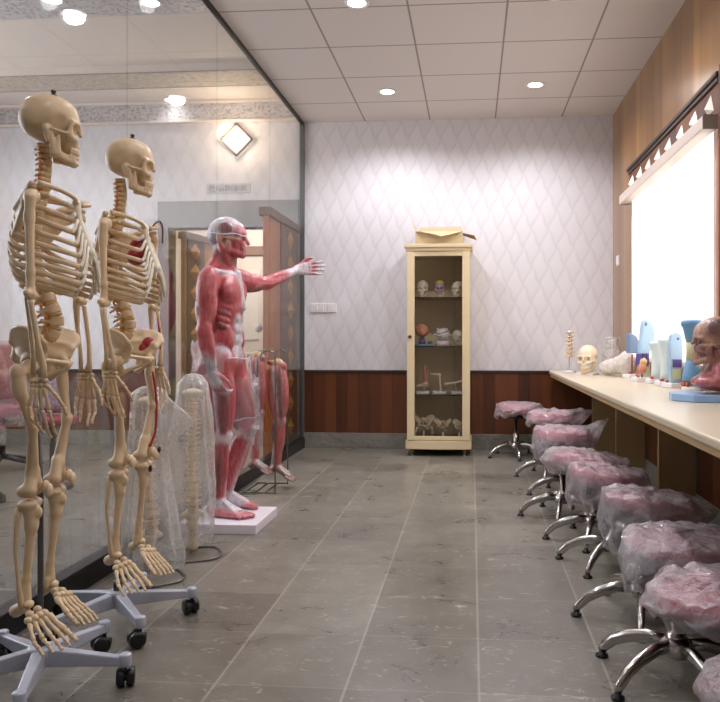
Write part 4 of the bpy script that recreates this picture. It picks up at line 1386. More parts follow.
obj('leg', leg_mesh(0, True), t).scale = (1.12, 1.12, 1); t.rotation_euler = (math.radians(-3), math.radians(-2), math.radians(-30))
MB().tube([(0, 0, 0.80), (0.004, 0, 0.83), (0.055, 0.02, 0.832)], 0.004, 8).build('hanging_pin', WIRE, t)
t = thing('muscle_leg_model', 'bright red muscle leg model hanging on the glass-door side of the wire stand', 'leg model', (-1.330, 4.975, 0.05), 0, 'hanging leg models')
obj('leg', leg_mesh(1, False), t).scale = (1.12, 1.12, 1); t.rotation_euler = (math.radians(3), math.radians(3), math.radians(-25))
MB().tube([(0, 0, 0.80), (0.004, 0, 0.83), (-0.03, 0.01, 0.832)], 0.004, 8).build('hanging_pin', WIRE, t)
# ------------------------------------------------------------------ display cabinet
CX0, CX1, CYF, CYB = -0.560, -0.017, 6.37, 6.785
cab = thing('display_cabinet', 'tall cream wooden display cabinet with a glass door against the back wall', 'cabinet', ((CX0 + CX1) / 2, CYF, 0))
hw = (CX1 - CX0) / 2; dp = CYB - CYF
INNER = mat('olive_backboard', (222, 202, 170), 0.55, 0.06, 8)
b = MB()
b.span((-hw, 0, 0.10), (-hw + 0.022, dp, 1.775)); b.span((hw - 0.022, 0, 0.10), (hw, dp, 1.775))
b.span((-hw + 0.022, 0.0, 0.10), (hw - 0.022, dp, 0.135)); b.span((-hw + 0.022, 0, 1.74), (hw - 0.022, dp, 1.775))
b.build('carcass', CREAMW, cab, bevel=0.002)
MB().span((-hw + 0.022, dp - 0.012, 0.135), (hw - 0.022, dp, 1.74)).build('backboard', INNER, cab)
MB().span((hw - 0.155, dp - 0.03, 0.14), (hw - 0.135, dp - 0.012, 1.74)).build('backboard_strip', mat('pale_strip', (206, 186, 158), 0.4), cab)  # narrow pale upright strip in front of the backboard
def bow(z0, z1, ov, depth):
    n = 14; f = []
    for i in range(n + 1):
        u = -1 + 2 * i / n
        f.append((u * (hw + ov), -ov - depth * (1 - u * u)))
    return MB().prism(f + [(hw + ov, dp), (-hw - ov, dp)], z0, z1)
bow(1.795, 1.825, 0.022, 0.03).build('cornice', CREAMW, cab, bevel=0.004)
bow(1.765, 1.797, 0.008, 0.028).build('frieze', CREAMW, cab, bevel=0.003)
bow(0.062, 0.135, 0.012, 0.028).build('plinth_board', CREAMW, cab, bevel=0.004)
dr = MB()
dw0, dw1 = -hw + 0.002, hw - 0.002
dr.span((dw0, -0.024, 0.14), (-0.205, -0.002, 1.762)); dr.span((0.205, -0.024, 0.14), (dw1, -0.002, 1.762))
dr.span((-0.205, -0.024, 0.14), (0.205, -0.002, 0.175)); dr.span((-0.205, -0.024, 1.722), (0.205, -0.002, 1.762))
door = dr.build('door', CREAMW, cab, bevel=0.003)
MB().span((-0.205, -0.015, 0.175), (0.205, -0.010, 1.722)).build('door_pane', CLEARG, door)
MB().lathe([(0.014, 0), (0.014, 0.006), (0.006, 0.008), (0.006, 0.018), (0.012, 0.022), (0.012, 0.028), (0.002, 0.03)], 14, (-0.245, -0.024, 1.03), Matrix.Rotation(PI / 2, 3, 'X')).build('door_knob', BRASS, door)
SHELFG = glass_mat('shelf_glass', (228, 234, 234), 1.0)
SHZ = (0.527, 0.948, 1.372)
for z in SHZ:
    MB().span((-hw + 0.022, 0.02, z - 0.008), (hw - 0.022, dp - 0.014, z)).build('glass_shelf', SHELFG, cab)
for x in (-hw + 0.045, hw - 0.045):
    for y in (0.03, dp - 0.04):
        MB().lathe([(0.020, 0.0), (0.020, 0.006), (0.013, 0.010), (0.013, 0.062)], 14, (x, y, 0)).build('leg', CHROME, cab)
CGX, GSH = (CX0 + CX1) / 2, 'anatomy models in the display cabinet'
def shelf_thing(name, label, cat, x, y, z, rot=0.0):
    return thing(name, label, cat, (x, y, z), rot, GSH)
FACE = -PI / 2
def skull_on(x, z, s, label, base=None, capm=None, rot=FACE, y=6.52, mt=None):
    t = shelf_thing('skull_model', label, 'skull model', x, y, z, rot)
    k = obj('cranium', SKULL if mt is None else mt, t, (0, 0, 0.134 * s + (0.02 if base else 0.001))); k.scale = (s, s, s)
    j = obj('mandible', JAW if mt is None else JAW, k)
    if base:
        MB().span((-0.07, -0.075, 0), (0.07, 0.075, 0.02)).build('base', base, t, bevel=0.004)
    if capm:
        MB().grid(lambda u, v: (-0.012 + 0.094 * math.cos(2 * PI * u) * math.sin(v * 1.15), 0.073 * math.sin(2 * PI * u) * math.sin(v * 1.15), 0.022 + 0.074 * math.cos(v * 1.15)), 24, 9, closed_u=True).build('skull_cap', capm, k, solid=0.003)
    return t
SKP = mat('pale_skull_paint', (226, 216, 204), 0.4, 0.06, 20)
YEL = mat('yellow_paint', (206, 186, 52), 0.4, 0.08, 20)
PUR = mat('violet_paint', (120, 96, 150), 0.4, 0.1, 20)
ORG = mat('orange_flesh', (206, 138, 108), 0.45, 0.12, 20)
BLU = mat('blue_base', (118, 150, 200), 0.35, 0.05, 20)
LBL = mat('light_blue_plastic', (160, 190, 214), 0.4, 0.06, 20)
MBL = mat('mid_blue_plastic', (104, 150, 186), 0.4, 0.08, 14)
PWH = mat('pinkish_white', (226, 208, 214), 0.35, 0.04, 20)
SK2M = skull_mesh('painted_skull', SKP); SK3M = skull_mesh('violet_skull', mat('violet_grey_skull', (160, 140, 160), 0.4, 0.2, 40))
skull_on(-0.435, SHZ[2] + 0.001, 0.68, 'small pale skull, left on the top shelf of the display cabinet', mt=SK2M)
skull_on(-0.285, SHZ[2] + 0.001, 0.66, 'small painted skull with a yellow cap in the display cabinet', capm=YEL, mt=SK3M)
skull_on(-0.125, SHZ[2] + 0.001, 0.64, 'small grey skull, right on the top shelf of the display cabinet', mt=SK2M, rot=FACE - 0.6)
# second shelf
t = shelf_thing('head_section_model', 'flesh coloured head model on a blue base in the display cabinet', 'head model', -0.425, 6.52, SHZ[1] + 0.001)
MB().span((-0.08, -0.07, 0), (0.085, 0.07, 0.016)).build('base', BLU, t, bevel=0.004)
MB().lathe([(0.034, 0.016), (0.028, 0.05), (0.02, 0.075)], 14, (-0.015, 0, 0)).build('neck', PUR, t)
S = Body(); S.ell((-0.015, 0, 0.135), (0.058, 0.058, 0.058), 0, 0.01); S.ell((-0.015, -0.045, 0.115), (0.035, 0.025, 0.03), 0, 0.01); S.ell((-0.015, -0.066, 0.128), (0.01, 0.012, 0.012), 0, 0.006)
obj('head', S.mesh('head', 0.004, ORG), t)
MB().ell((0.055, 0, 0.03), (0.026, 0.03, 0.014)).build('organ_half', mat('green_paint', (120, 150, 90), 0.4), t)
t = shelf_thing('brain_model', 'white brain model on a pinkish base on the second cabinet shelf', 'brain model', -0.255, 6.52, SHZ[1] + 0.001)
MB().lathe([(0.066, 0), (0.066, 0.035), (0.05, 0.042)], 22).build('base', PWH, t)
S = Body()
for k in range(46):
    r = random.Random(k); g = r.uniform(0, 2 * PI); v = r.uniform(-0.2, 1.0); q = math.sqrt(1 - v * v)
    p = A((0.058 * q * math.cos(g), 0.05 * q * math.sin(g), 0.095 + 0.05 * v))
    S.cap(p, p + A((r.uniform(-.02, .02), r.uniform(-.02, .02), r.uniform(-.01, .01))), 0.0105, 0.0105, 0, 0.002)
S.ell((0, 0, 0.095), (0.056, 0.048, 0.046), 0, 0.004)
obj('brain', S.mesh('brain', 0.0035, WHITEP), t)
skull_on(-0.118, SHZ[1] + 0.001, 0.62, 'small white skull, right on the second shelf of the display cabinet', base=None, mt=SK2M, rot=FACE + 0.7)
# third shelf
t = shelf_thing('foot_joint_model', 'reddish ankle joint model on a white base in the display cabinet', 'joint model', -0.425, 6.52, SHZ[0] + 0.001)
MB().span((-0.06, -0.05, 0), (0.05, 0.05, 0.022)).build('base', WHITEP, t, bevel=0.003)
S = Body(); S.cap((0, 0, 0.09), (0.005, 0, 0.235), 0.014, 0.013, 0, 0.008); S.cap((0.025, 0, 0.09), (0.03, 0, 0.225), 0.008, 0.008, 0, 0.006); S.cap((-0.045, 0, 0.066), (0.02, 0, 0.082), 0.014, 0.022, 1, 0.012); S.cap((-0.05, 0, 0.064), (-0.07, 0, 0.058), 0.012, 0.008, 1, 0.01); S.cap((0, 0, 0.02), (0, 0, 0.07), 0.006, 0.006, 1, 0.004)
obj('ankle_bones', S.mesh('ankle', 0.004, attr_mat('ankle_paint', 0.4), [(196, 120, 96), (226, 208, 184)]), t)
t = shelf_thing('knee_bone_model', 'slim white bent bone model standing on a white base in the display cabinet', 'joint model', -0.285, 6.52, SHZ[0] + 0.001)
MB().span((-0.06, -0.05, 0), (0.06, 0.05, 0.024)).build('base', WHITEP, t, bevel=0.003)
S = Body(); S.cap((0.01, 0, 0.02), (0.0, 0, 0.155), 0.009, 0.011, 0, 0.01); S.cap((0.0, 0, 0.165), (-0.075, 0, 0.170), 0.014, 0.006, 0, 0.012)
obj('bone', S.mesh('bone', 0.004, BONE2), t)
t = shelf_thing('arm_bone_model', 'white wavy bone model lying across a white base in the display cabinet', 'joint model', -0.135, 6.52, SHZ[0] + 0.001)
MB().span((-0.045, -0.05, 0), (0.075, 0.05, 0.02)).build('base', WHITEP, t, bevel=0.003)
S = Body(); S.cap((-0.095, 0, 0.085), (-0.02, 0, 0.093), 0.014, 0.010, 0, 0.01); S.cap((-0.02, 0, 0.093), (0.055, 0, 0.115), 0.010, 0.013, 0, 0.01); S.cap((0.05, 0, 0.02), (0.052, 0, 0.26), 0.005, 0.007, 0, 0.005); S.cap((0.0, 0, 0.02), (-0.02, 0, 0.09), 0.004, 0.004, 0, 0.004)
obj('bone', S.mesh('bone', 0.004, BONE2), t)
# bottom
PEL = pelvis_mesh('small_pelvis', BONE2)
for x, s, rz, lab in ((-0.425, 0.62, FACE + 0.3, 'pelvis model with stub thigh bones at the bottom left of the display cabinet'), (-0.255, 0.50, FACE - 0.1, 'small round pelvis model at the bottom middle of the display cabinet'), (-0.112, 0.46, FACE - 0.9, 'pale pelvis model at the bottom right of the display cabinet')):
    t = shelf_thing('pelvis_model', lab, 'pelvis model', x, 6.52, 0.136, rz)
    o = obj('pelvis', PEL, t, (0, 0, -0.80 * s + 0.045)); o.scale = (s, s, s)
    if s > 0.6:
        for q in (-1, 1):
            m = MB().tube([(0.005, q * 0.075, 0.005), (0.004, q * 0.075, 0.07), (0.0, q * 0.062, 0.105)], [0.013, 0.011, 0.017], 10)
            m.build('femur_stub', BONE2, t)
    MB().lathe([(0.035, 0.0), (0.035, 0.012), (0.010, 0.016), (0.008, 0.07 if s > 0.6 else 0.055)], 16).build('base', WHITEP, t)
# cardboard box lying open on top
KRAFT = mat('kraft_cardboard', (198, 176, 140), 0.75, 0.05, 10)
t = thing('cardboard_box', 'open cardboard box with loose flaps on top of the display cabinet', 'box', (-0.285, 6.56, 1.826))
b = MB(); w, d_, h = 0.205, 0.15, 0.115
b.span((-w, -d_, 0), (w, -d_ + 0.005, h)); b.span((-w, d_ - 0.005, 0), (w, d_, h)); b.span((-w, -d_ + 0.005, 0), (-w + 0.005, d_ - 0.005, h)); b.span((w - 0.005, -d_ + 0.005, 0), (w, d_ - 0.005, h)); b.span((-w, -d_, 0), (w, d_, 0.005))
b.build('carton', KRAFT, t)
fl = MB()
fl.add([(-w, -d_, h), (w, -d_, h), (w * 0.55, -d_ - 0.05, h - 0.03), (0.02, -d_ - 0.075, h - 0.055), (-0.03, -d_ - 0.07, h - 0.035), (-w * 0.8, -d_ - 0.03, h - 0.004)], [(0, 1, 2, 3, 4, 5)], 0, False)
fl.build('front_flap', KRAFT, t, solid=0.004)
MB().add([(-w, d_, h), (w, d_, h), (w * 0.92, d_ + 0.03, h + 0.09), (-w * 0.9, d_ + 0.03, h + 0.085)], [(0, 1, 2, 3)], 0, False).build('rear_flap', KRAFT, t, solid=0.004)
MB().add([(w, -0.05, h), (w, 0.06, h - 0.006), (w + 0.11, 0.055, h - 0.035), (w + 0.12, -0.02, h - 0.06), (w + 0.10, -0.05, h - 0.025)], [(0, 1, 2, 3, 4)], 0, False).build('side_flap', mat('brown_cardboard', (160, 134, 98), 0.75, 0.05, 10), t, solid=0.004)
MB().add([(-w, -0.06, h), (-w, 0.05, h), (-w - 0.012, 0.05, h + 0.075), (-w - 0.03, 0.0, h + 0.09)], [(0, 1, 2, 3)], 0, False).build('side_flap', KRAFT, t, solid=0.004)

# ------------------------------------------------------------------ worktop under the window
CTOP = mat('cream_laminate', (206, 194, 170), 0.3, 0.04, 5)
CEDGE = mat('laminate_edge', (176, 148, 106), 0.4, 0.06, 8)
XC = 0.690
def ctop(x0, y1, z0, z1, r):
    pts = [(XR - 0.02, YF + 0.3), (x0, YF + 0.3)]
    for k in range(7):
        g = PI + (PI / 2) * -k / 6
        pts.append((x0 + r + r * math.cos(g), y1 - r + r * math.sin(g)))
    pts.append((XR - 0.02, y1))
    return pts
t = thing('worktop', 'long cream laminate worktop running under the window along the right wall', 'counter', (0, 0, 0))
MB().prism(ctop(XC, YB - 0.03, 0, 0, 0.07), 0.695, 0.725).build('top_slab', CTOP, t, bevel=0.008)
MB().prism(ctop(XC + 0.010, YB - 0.03, 0, 0, 0.07), 0.668, 0.694).build('under_slab', CEDGE, t, bevel=0.006)
BRD = planks('support_board_wood', (150, 124, 86), (170, 142, 100), 0.6, 2, 0.45, joint=0.0)
for y in (6.55, 5.48, 4.25, 3.02, 1.79):
    MB().span((1.045, y, 0.0), (XR - 0.02, y + 0.03, 0.668)).build('support_board', BRD, t, bevel=0.002)

# ------------------------------------------------------------------ stools in plastic covers
def stool(hub, seat, rx, ry, zt, rot, label, seed, low, tail=None, tilt=(0, 0), pink=PINK):
    """hub: foot centre; seat: seat centre; zt: top of the cushion; low: hem height by direction (left, front, right, back)"""
    t = thing('lab_stool', label, 'stool', (hub[0], hub[1], 0), 0, 'pink stools under polythene along the worktop')
    dx, dy = seat[0] - hub[0], seat[1] - hub[1]
    th = 0.095
    R = Matrix.Rotation(tilt[0], 3, 'Y') @ Matrix.Rotation(tilt[1], 3, 'X')
    C = Vector((dx, dy, zt - th / 2))
    def sf(u, v):
        g = 2 * PI * u; a = PI * (v - 0.5)
        ca, sa = math.cos(a), math.sin(a)
        e = abs(ca) ** 0.7
        p = Vector((rx * e * math.cos(g), ry * e * math.sin(g), th / 2 * math.copysign(abs(sa) ** 0.8, sa)))
        return C + R @ p
    MB().grid(sf, 36, 15, closed_u=True).build('seat', pink, t)
    zs = zt - th
    m = MB().lathe([(0.030, zs - 0.035), (0.11, zs - 0.015), (0.11, zs - 0.004)], 18, (dx * 0.5, dy * 0.5, 0))
    m.build('seat_plate', BLACKP, t)
    m = MB().lathe([(0.026, 0.085), (0.028, 0.09), (0.028, max(0.14, zs * 0.55)), (0.015, max(0.145, zs * 0.55 + 0.005)), (0.015, zs - 0.01)], 16)
    m.build('gas_column', CHROME, t)
    h = MB().lathe([(0.045, 0.075), (0.05, 0.085), (0.048, 0.115), (0.03, 0.128)], 20)
    h.build('hub', CHROME, t)
    for k in range(5):
        g = rot + 2 * PI * k / 5
        d = Vector((math.cos(g), math.sin(g), 0))
        pr = [(0.03, 0.105), (0.09, 0.106), (0.15, 0.090), (0.20, 0.066), (0.232, 0.036), (0.242, 0.020)]
        lg = MB().tube([d * r + Vector((0, 0, z)) for r, z in pr], [0.020, 0.021, 0.020, 0.018, 0.016, 0.013], 10, 0.75, (0, 0, 1))
        lo = lg.build('leg', CHROME, t)
        MB().lathe([(0.018, 0.0), (0.020, 0.003), (0.020, 0.008), (0.010, 0.011), (0.010, 0.02)], 14, d * 0.240).build('foot_glide', BLACKP, lo)
    # loose crumpled cover
    def cf(u, v):
        g = 2 * PI * u
        cg, sg = math.cos(g), math.sin(g)
        k = (max(0, -cg) ** 2 * low[0] + max(0, -sg) ** 2 * low[1] + max(0, cg) ** 2 * low[2] + max(0, sg) ** 2 * low[3])
        nz = lambda s, a: noise.noise(Vector((cg * s + seed, sg * s, v * s * 1.3 + seed))) * a
        out = 0.012
        if v < 0.5:
            q = v / 0.5
            e = math.sin(q * PI / 2)
            p = Vector(((rx + out) * e * cg, (ry + out) * e * sg, th / 2 * math.cos(q * 1.25) + 0.010))
            p += Vector((0, 0, abs(nz(3.2, 0.030)) * (0.3 + q) + nz(8, 0.006)))
            p = C + R @ p
        else:
            q = (v - 0.5) / 0.5
            top = C + R @ Vector(((rx + out) * cg, (ry + out) * sg, th / 2 * 0.315 + 0.010))
            hem = Vector((dx + (rx + 0.012) * cg * 0.93, dy + (ry + 0.012) * sg * 0.93, k + nz(3, 0.05)))
            p = top.lerp(hem, q)
            rad = Vector((cg, sg, 0))
            p += rad * (0.016 * math.sin(q * PI) + nz(4, 0.034) * q + nz(10, 0.010) * q + 0.008 * math.sin(11 * g + seed) * q)
        if tail:
            td, tl, tz = tail
            w = max(0.0, cg * math.cos(td) + sg * math.sin(td)) ** 9
            w *= math.exp(-((v - 0.62) / 0.2) ** 2)
            p += Vector((math.cos(td), math.sin(td), 0)) * tl * w + Vector((0, 0, tz * w))
        return p
    MB().grid(cf, 84, 46, closed_u=True).build('plastic_cover', COVER, t)
    return t
R0 = math.radians(185)
stool((0.375, 6.40), (0.388, 6.40), 0.170, 0.165, 0.455, math.radians(202), 'pink covered stool farthest from the viewer, its whole chrome base showing', 1.3, (0.33, 0.37, 0.38, 0.36), (0.25, 0.06, -0.01))
stool((0.565, 5.50), (0.582, 5.50), 0.165, 0.165, 0.475, R0, 'pink covered stool, second from the back wall, with a short plastic peak', 2.7, (0.36, 0.38, 0.38, 0.38), (0.15, 0.12, 0.05))
stool((0.61, 4.86), (0.588, 4.86), 0.180, 0.180, 0.430, R0, 'pink covered stool, third from the back wall, with a tall white plastic peak', 4.1, (0.22, 0.27, 0.32, 0.32), (0.05, 0.10, 0.11))
stool((0.517, 4.29), (0.668, 4.28), 0.215, 0.185, 0.355, R0, 'pale covered stool, fourth from the back wall, plastic flowing to both sides', 5.9, (0.26, 0.215, 0.24, 0.25), (math.radians(178), 0.05, -0.02), (math.radians(8), 0))
stool((0.612, 3.78), (0.690, 3.84), 0.190, 0.155, 0.350, math.radians(180), 'pink covered stool, fifth from the back wall, with a long white skirt', 7.2, (0.15, 0.17, 0.22, 0.25), None, (math.radians(6), 0))
stool((0.628, 3.37), (0.775, 3.27), 0.205, 0.160, 0.340, math.radians(162), 'pink covered stool, sixth from the back wall, wrinkled rose front over a hanging corner', 8.8, (0.10, 0.20, 0.22, 0.28), (-0.3, 0.05, 0.0), (math.radians(6), 0), PINKD)
stool((0.618, 2.76), (0.790, 2.72), 0.235, 0.185, 0.310, R0, 'broad pink covered stool, seventh from the back wall, with an arched chrome leg at left', 10.3, (0.13, 0.165, 0.18, 0.22), (math.radians(215), 0.06, -0.05), (math.radians(3), 0), PINKD)
stool((0.604, 2.25), (0.770, 2.25), 0.225, 0.190, 0.295, math.radians(215), 'pink covered stool at the right edge with three chrome legs spread toward the viewer', 12.4, (0.19, 0.18, 0.18, 0.2), (math.radians(190), 0.03, -0.02), (math.radians(-4), 0))
stool((0.66, 1.64), (0.735, 1.64), 0.200, 0.190, 0.285, R0, 'pink covered stool in the bottom right corner of the picture', 13.7, (0.18, 0.2, 0.2, 0.2), (math.radians(170), 0.03, 0.0))

# ------------------------------------------------------------------ models on the worktop
ZT = 0.7255
GW = 'anatomy models on the worktop'
def wt(name, label, cat, x, y, rot=0.0):
    return thing(name, label, cat, (x, y, ZT), rot, GW)
# neck vertebrae on a rod
t = wt('neck_vertebra_model', 'stack of cream neck bones on a rod at the far end of the worktop', 'spine model', 0.82, 6.35, math.radians(-110))
MB().lathe([(0.055, 0), (0.055, 0.014), (0.012, 0.018)], 20).build('base', WHITEP, t)
MB().tube([(0, 0, 0.01), (0, 0, 0.36)], 0.004, 8).build('rod', CHROME, t)
for k in range(7):
    v = obj('vertebra', VL if k < 4 else VC, t, (0.004 * math.sin(k), 0, 0.14 + 0.033 * k)); v.scale = (1.15, 1.15, 0.95) if k < 4 else (1.5, 1.6, 1.3)
# sectioned skull on a stand
t = wt('skull_section_model', 'cream skull model cut open at the side, far end of the worktop', 'skull model', 0.915, 5.97, math.radians(-120))
SKC = skull_mesh('cut_skull', BONE2)
k = obj('cranium', SKC, t, (0, 0, 0.145)); j = obj('mandible', JAW, k)
tag(MB().lathe([(0.038, -0.006), (0.044, 0.0), (0.036, 0.010), (0.012, 0.004)], 20, (-0.03, -0.064, 0.01), Matrix.Rotation(PI / 2, 3, 'X')).build('ear_section', NERVE, k), 'amber ring set into the side')
MB().span((-0.07, -0.07, 0), (0.07, 0.07, 0.015)).build('base', WHITEP, t, bevel=0.003)
# clear plastic jar
t = wt('clear_jar', 'crumpled clear plastic jar behind the cream skull on the worktop', 'jar', 1.16, 6.25)
MB().lathe([(0.06, 0.0), (0.085, 0.02), (0.09, 0.15), (0.075, 0.20), (0.05, 0.24), (0.062, 0.30), (0.058, 0.30), (0.046, 0.24), (0.07, 0.2)], 22).build('body', BAG, t)
# bone wrapped in white polythene
t = wt('wrapped_bone_model', 'lumpy bone model wrapped in milky plastic lying on the worktop', 'bone model', 1.10, 5.74)
S = Body(); S.cap((-0.04, 0.15, 0.06), (0.02, -0.02, 0.075), 0.045, 0.04, 0, 0.03); S.cap((0.02, -0.02, 0.08), (0.055, -0.09, 0.13), 0.045, 0.048, 0, 0.03); S.ell((0.06, -0.08, 0.09), (0.05, 0.05, 0.075), 0, 0.03)
obj('bone', S.mesh('bone', 0.006, BONE2), t)
S = Body(); S.cap((-0.045, 0.165, 0.062), (0.02, -0.02, 0.085), 0.058, 0.056, 0, 0.03); S.cap((0.02, -0.02, 0.09), (0.06, -0.10, 0.13), 0.056, 0.060, 0, 0.03); S.ell((0.06, -0.09, 0.08), (0.06, 0.065, 0.085), 0, 0.03)
me = S.mesh('wrap', 0.007, MILK)
for v in me.vertices:
    n_ = noise.noise(v.co * 16) * 0.010 + noise.noise(v.co * 38) * 0.005
    v.co += Vector(v.normal) * n_
    v.co.z = max(v.co.z, 0.001)
obj('plastic_wrap', me, t)
# row of models on white block bases
def model_base(t, w=0.13, d=0.15, studs=3):
    MB().span((-w / 2, -d / 2, 0), (w / 2, d / 2, 0.028)).build('base', WHITEP, t, bevel=0.004)
    for k in range(studs):
        MB().ell((-w / 2 + 0.02 + 0.012 * (k % 2), -d / 2 + d * (k + 0.5) / studs, 0.036), (0.011, 0.011, 0.012)).build('stud', mat('brick_red_stud', (176, 92, 70), 0.4, 0.2, 40), t)
t = wt('dome_section_model', 'blue quarter-dome section model on a thin red stem, by the window edge', 'section model', 1.165, 5.52, math.radians(-72))
model_base(t, 0.10, 0.10, 1)
MB().tube([(0, 0, 0.028), (0.004, 0, 0.17)], 0.006, 8).build('stem', mat('rust_red_stem', (150, 66, 52), 0.4), t)
fan = [(0.0, 0.17)] + [(0.085 * math.cos(PI / 2 + PI * 0.55 - k / 10 * PI * 0.98), 0.185 + 0.13 * max(0, math.sin(k / 10 * PI * 0.5 + 0.35))) for k in range(11)]
fan = [(-0.035, 0.18), (0.055, 0.18), (0.055, 0.205), (0.048, 0.26), (0.025, 0.305), (-0.01, 0.325), (-0.035, 0.325)]
MB().prism(fan, -0.03, 0.03, 'yz').build('dome', mat('slate_blue_plastic', (112, 134, 164), 0.4, 0.2, 30), t, bevel=0.01)
t = wt('tooth_section_model', 'large pale blue fan-shaped section model with purple stripes below', 'section model', 1.178, 5.16, math.radians(-72))
model_base(t, 0.12, 0.15, 2)
top = [(-0.050, 0.20), (-0.040, 0.30), (-0.030, 0.385), (-0.018, 0.415), (0.010, 0.420), (0.040, 0.400), (0.060, 0.36), (0.066, 0.31), (0.058, 0.26), (0.036, 0.21), (0.020, 0.18), (-0.054, 0.18)]
MB().prism(top, -0.022, 0.022, 'yz').build('fan', LBL, t, bevel=0.012)
m = MB()
for k in range(3):
    y = 0.006 - 0.026 * k
    m.prism([(y - 0.014, 0.10 + 0.002 * k), (y + 0.006, 0.10), (y + 0.011, 0.185), (y - 0.009, 0.185)], -0.026, 0.026, 'yz')
m.build('purple_stripes', mat('deep_violet', (84, 68, 138), 0.4, 0.1, 30), t, bevel=0.003)
MB().span((-0.018, -0.02, 0.028), (0.018, 0.03, 0.11)).build('stem', mat('pale_green_plastic', (196, 206, 168), 0.4), t, bevel=0.006)
MB().ell((0.0, -0.006, 0.385), (0.028, 0.018, 0.022)).build('purple_spot', mat('dusky_violet', (128, 104, 150), 0.4, 0.2, 30), t)
t = wt('organ_model', 'small orange organ model on the worktop beside the pale cups', 'organ model', 1.13, 5.04)
model_base(t, 0.09, 0.09, 1)
S = Body(); S.ell((0, 0, 0.085), (0.03, 0.032, 0.035), 0, 0.01); S.ell((0.01, 0.0, 0.13), (0.024, 0.026, 0.028), 1, 0.01); S.cap((0, 0, 0.02), (0, 0, 0.07), 0.008, 0.008, 2, 0.01)
obj('organ', S.mesh('organ', 0.004, attr_mat('organ_paint', 0.35), [(206, 120, 84), (224, 186, 112), (120, 66, 60)]), t)
PALEG = mat('pale_aqua_plastic', (206, 220, 220), 0.35, 0.04, 12)
for x, y, sc, lab in ((1.185, 4.86, 0.92, 'pale aqua flared cup model, left of the pair by the window'), (1.185, 4.62, 0.98, 'pale aqua flared cup model, right of the pair by the window')):
    t = wt('flared_cup_model', lab, 'section model', x, y)
    model_base(t, 0.12, 0.13, 2)
    MB().lathe([(0.044 * sc, 0.028), (0.040 * sc, 0.08), (0.036 * sc, 0.15), (0.042 * sc, 0.22), (0.054 * sc, 0.27 * sc), (0.058 * sc, 0.285 * sc), (0.048 * sc, 0.29 * sc), (0.008, 0.28 * sc)], 24).build('cup', PALEG, t)
t = wt('panel_section_model', 'narrow light blue panel model with a dark violet patch, beside the blue hourglass', 'section model', 1.185, 4.44, math.radians(-72))
model_base(t, 0.11, 0.12, 2)
pp = [(-0.035, 0.03), (0.035, 0.03), (0.042, 0.12), (0.044, 0.26), (0.034, 0.31), (0.0, 0.325), (-0.034, 0.31), (-0.044, 0.26), (-0.042, 0.12)]
MB().prism(pp, -0.016, 0.016, 'yz').build('panel', LBL, t, bevel=0.008)
MB().span((-0.022, -0.026, 0.12), (0.022, 0.030, 0.165)).ell((0.0, 0.01, 0.285), (0.020, 0.014, 0.014)).build('violet_patch', mat('deep_violet', (84, 68, 138)), t)
MB().span((-0.019, -0.028, 0.045), (0.019, 0.028, 0.11)).build('green_patch', mat('pale_green_plastic', (196, 206, 168)), t, bevel=0.004)
t = wt('hourglass_model', 'tall mid-blue hourglass-shaped joint model behind the flayed head', 'joint model', 1.185, 4.10)
MB().lathe([(0.055, 0), (0.055, 0.028), (0.03, 0.032)], 22).build('base', WHITEP, t)
for k in range(4):
    g = PI + 0.5 * (k - 1.5)
    MB().ell((0.048 * math.cos(g), 0.048 * math.sin(g), 0.040), (0.011, 0.011, 0.014)).build('stud', mat('brick_red_stud', (176, 92, 70)), t)
MB().lathe([(0.044, 0.055), (0.053, 0.065), (0.050, 0.09), (0.038, 0.15), (0.030, 0.175), (0.004, 0.178)], 24).build('blue_end', MBL, t)
MB().lathe([(0.004, 0.262), (0.032, 0.265), (0.042, 0.31), (0.049, 0.345), (0.060, 0.362), (0.058, 0.378), (0.045, 0.388), (0.01, 0.390)], 24).build('blue_end', MBL, t)
MB().lathe([(0.033, 0.172), (0.031, 0.22), (0.034, 0.268)], 22).build('waist', mat('straw_plastic', (190, 184, 150), 0.45, 0.12, 24), t)
# flayed head on a blue base
t = wt('flayed_head_model', 'brown flayed head model with bare skull on a light blue octagonal base', 'head model', 1.068, 3.53, math.radians(172))
oc = [(0.155 * math.cos(PI / 8 + k * PI / 4), 0.150 * math.sin(PI / 8 + k * PI / 4)) for k in range(8)]
MB().prism(oc, 0, 0.034).build('base', mat('base_blue', (140, 172, 214), 0.3, 0.03, 10), t, bevel=0.004)
HP = [(116, 60, 50), (84, 32, 30), (168, 128, 104), (158, 62, 72), (158, 116, 92), (52, 28, 26)]
S = Body(); Bn, Dk, Tn, Pk, Lt, Vd = range(6)
S.ell((-0.015, 0, 0.285), (0.092, 0.072, 0.080), Tn, 0.01)
S.ell((-0.02, -0.055, 0.30), (0.060, 0.026, 0.052), Dk, 0.006); S.ell((-0.02, 0.055, 0.30), (0.060, 0.026, 0.052), Dk, 0.006)
S.ell((0.035, 0, 0.215), (0.050, 0.050, 0.060), Bn, 0.02)
S.ell((0.045, 0, 0.285), (0.040, 0.05, 0.045), Tn, 0.02)
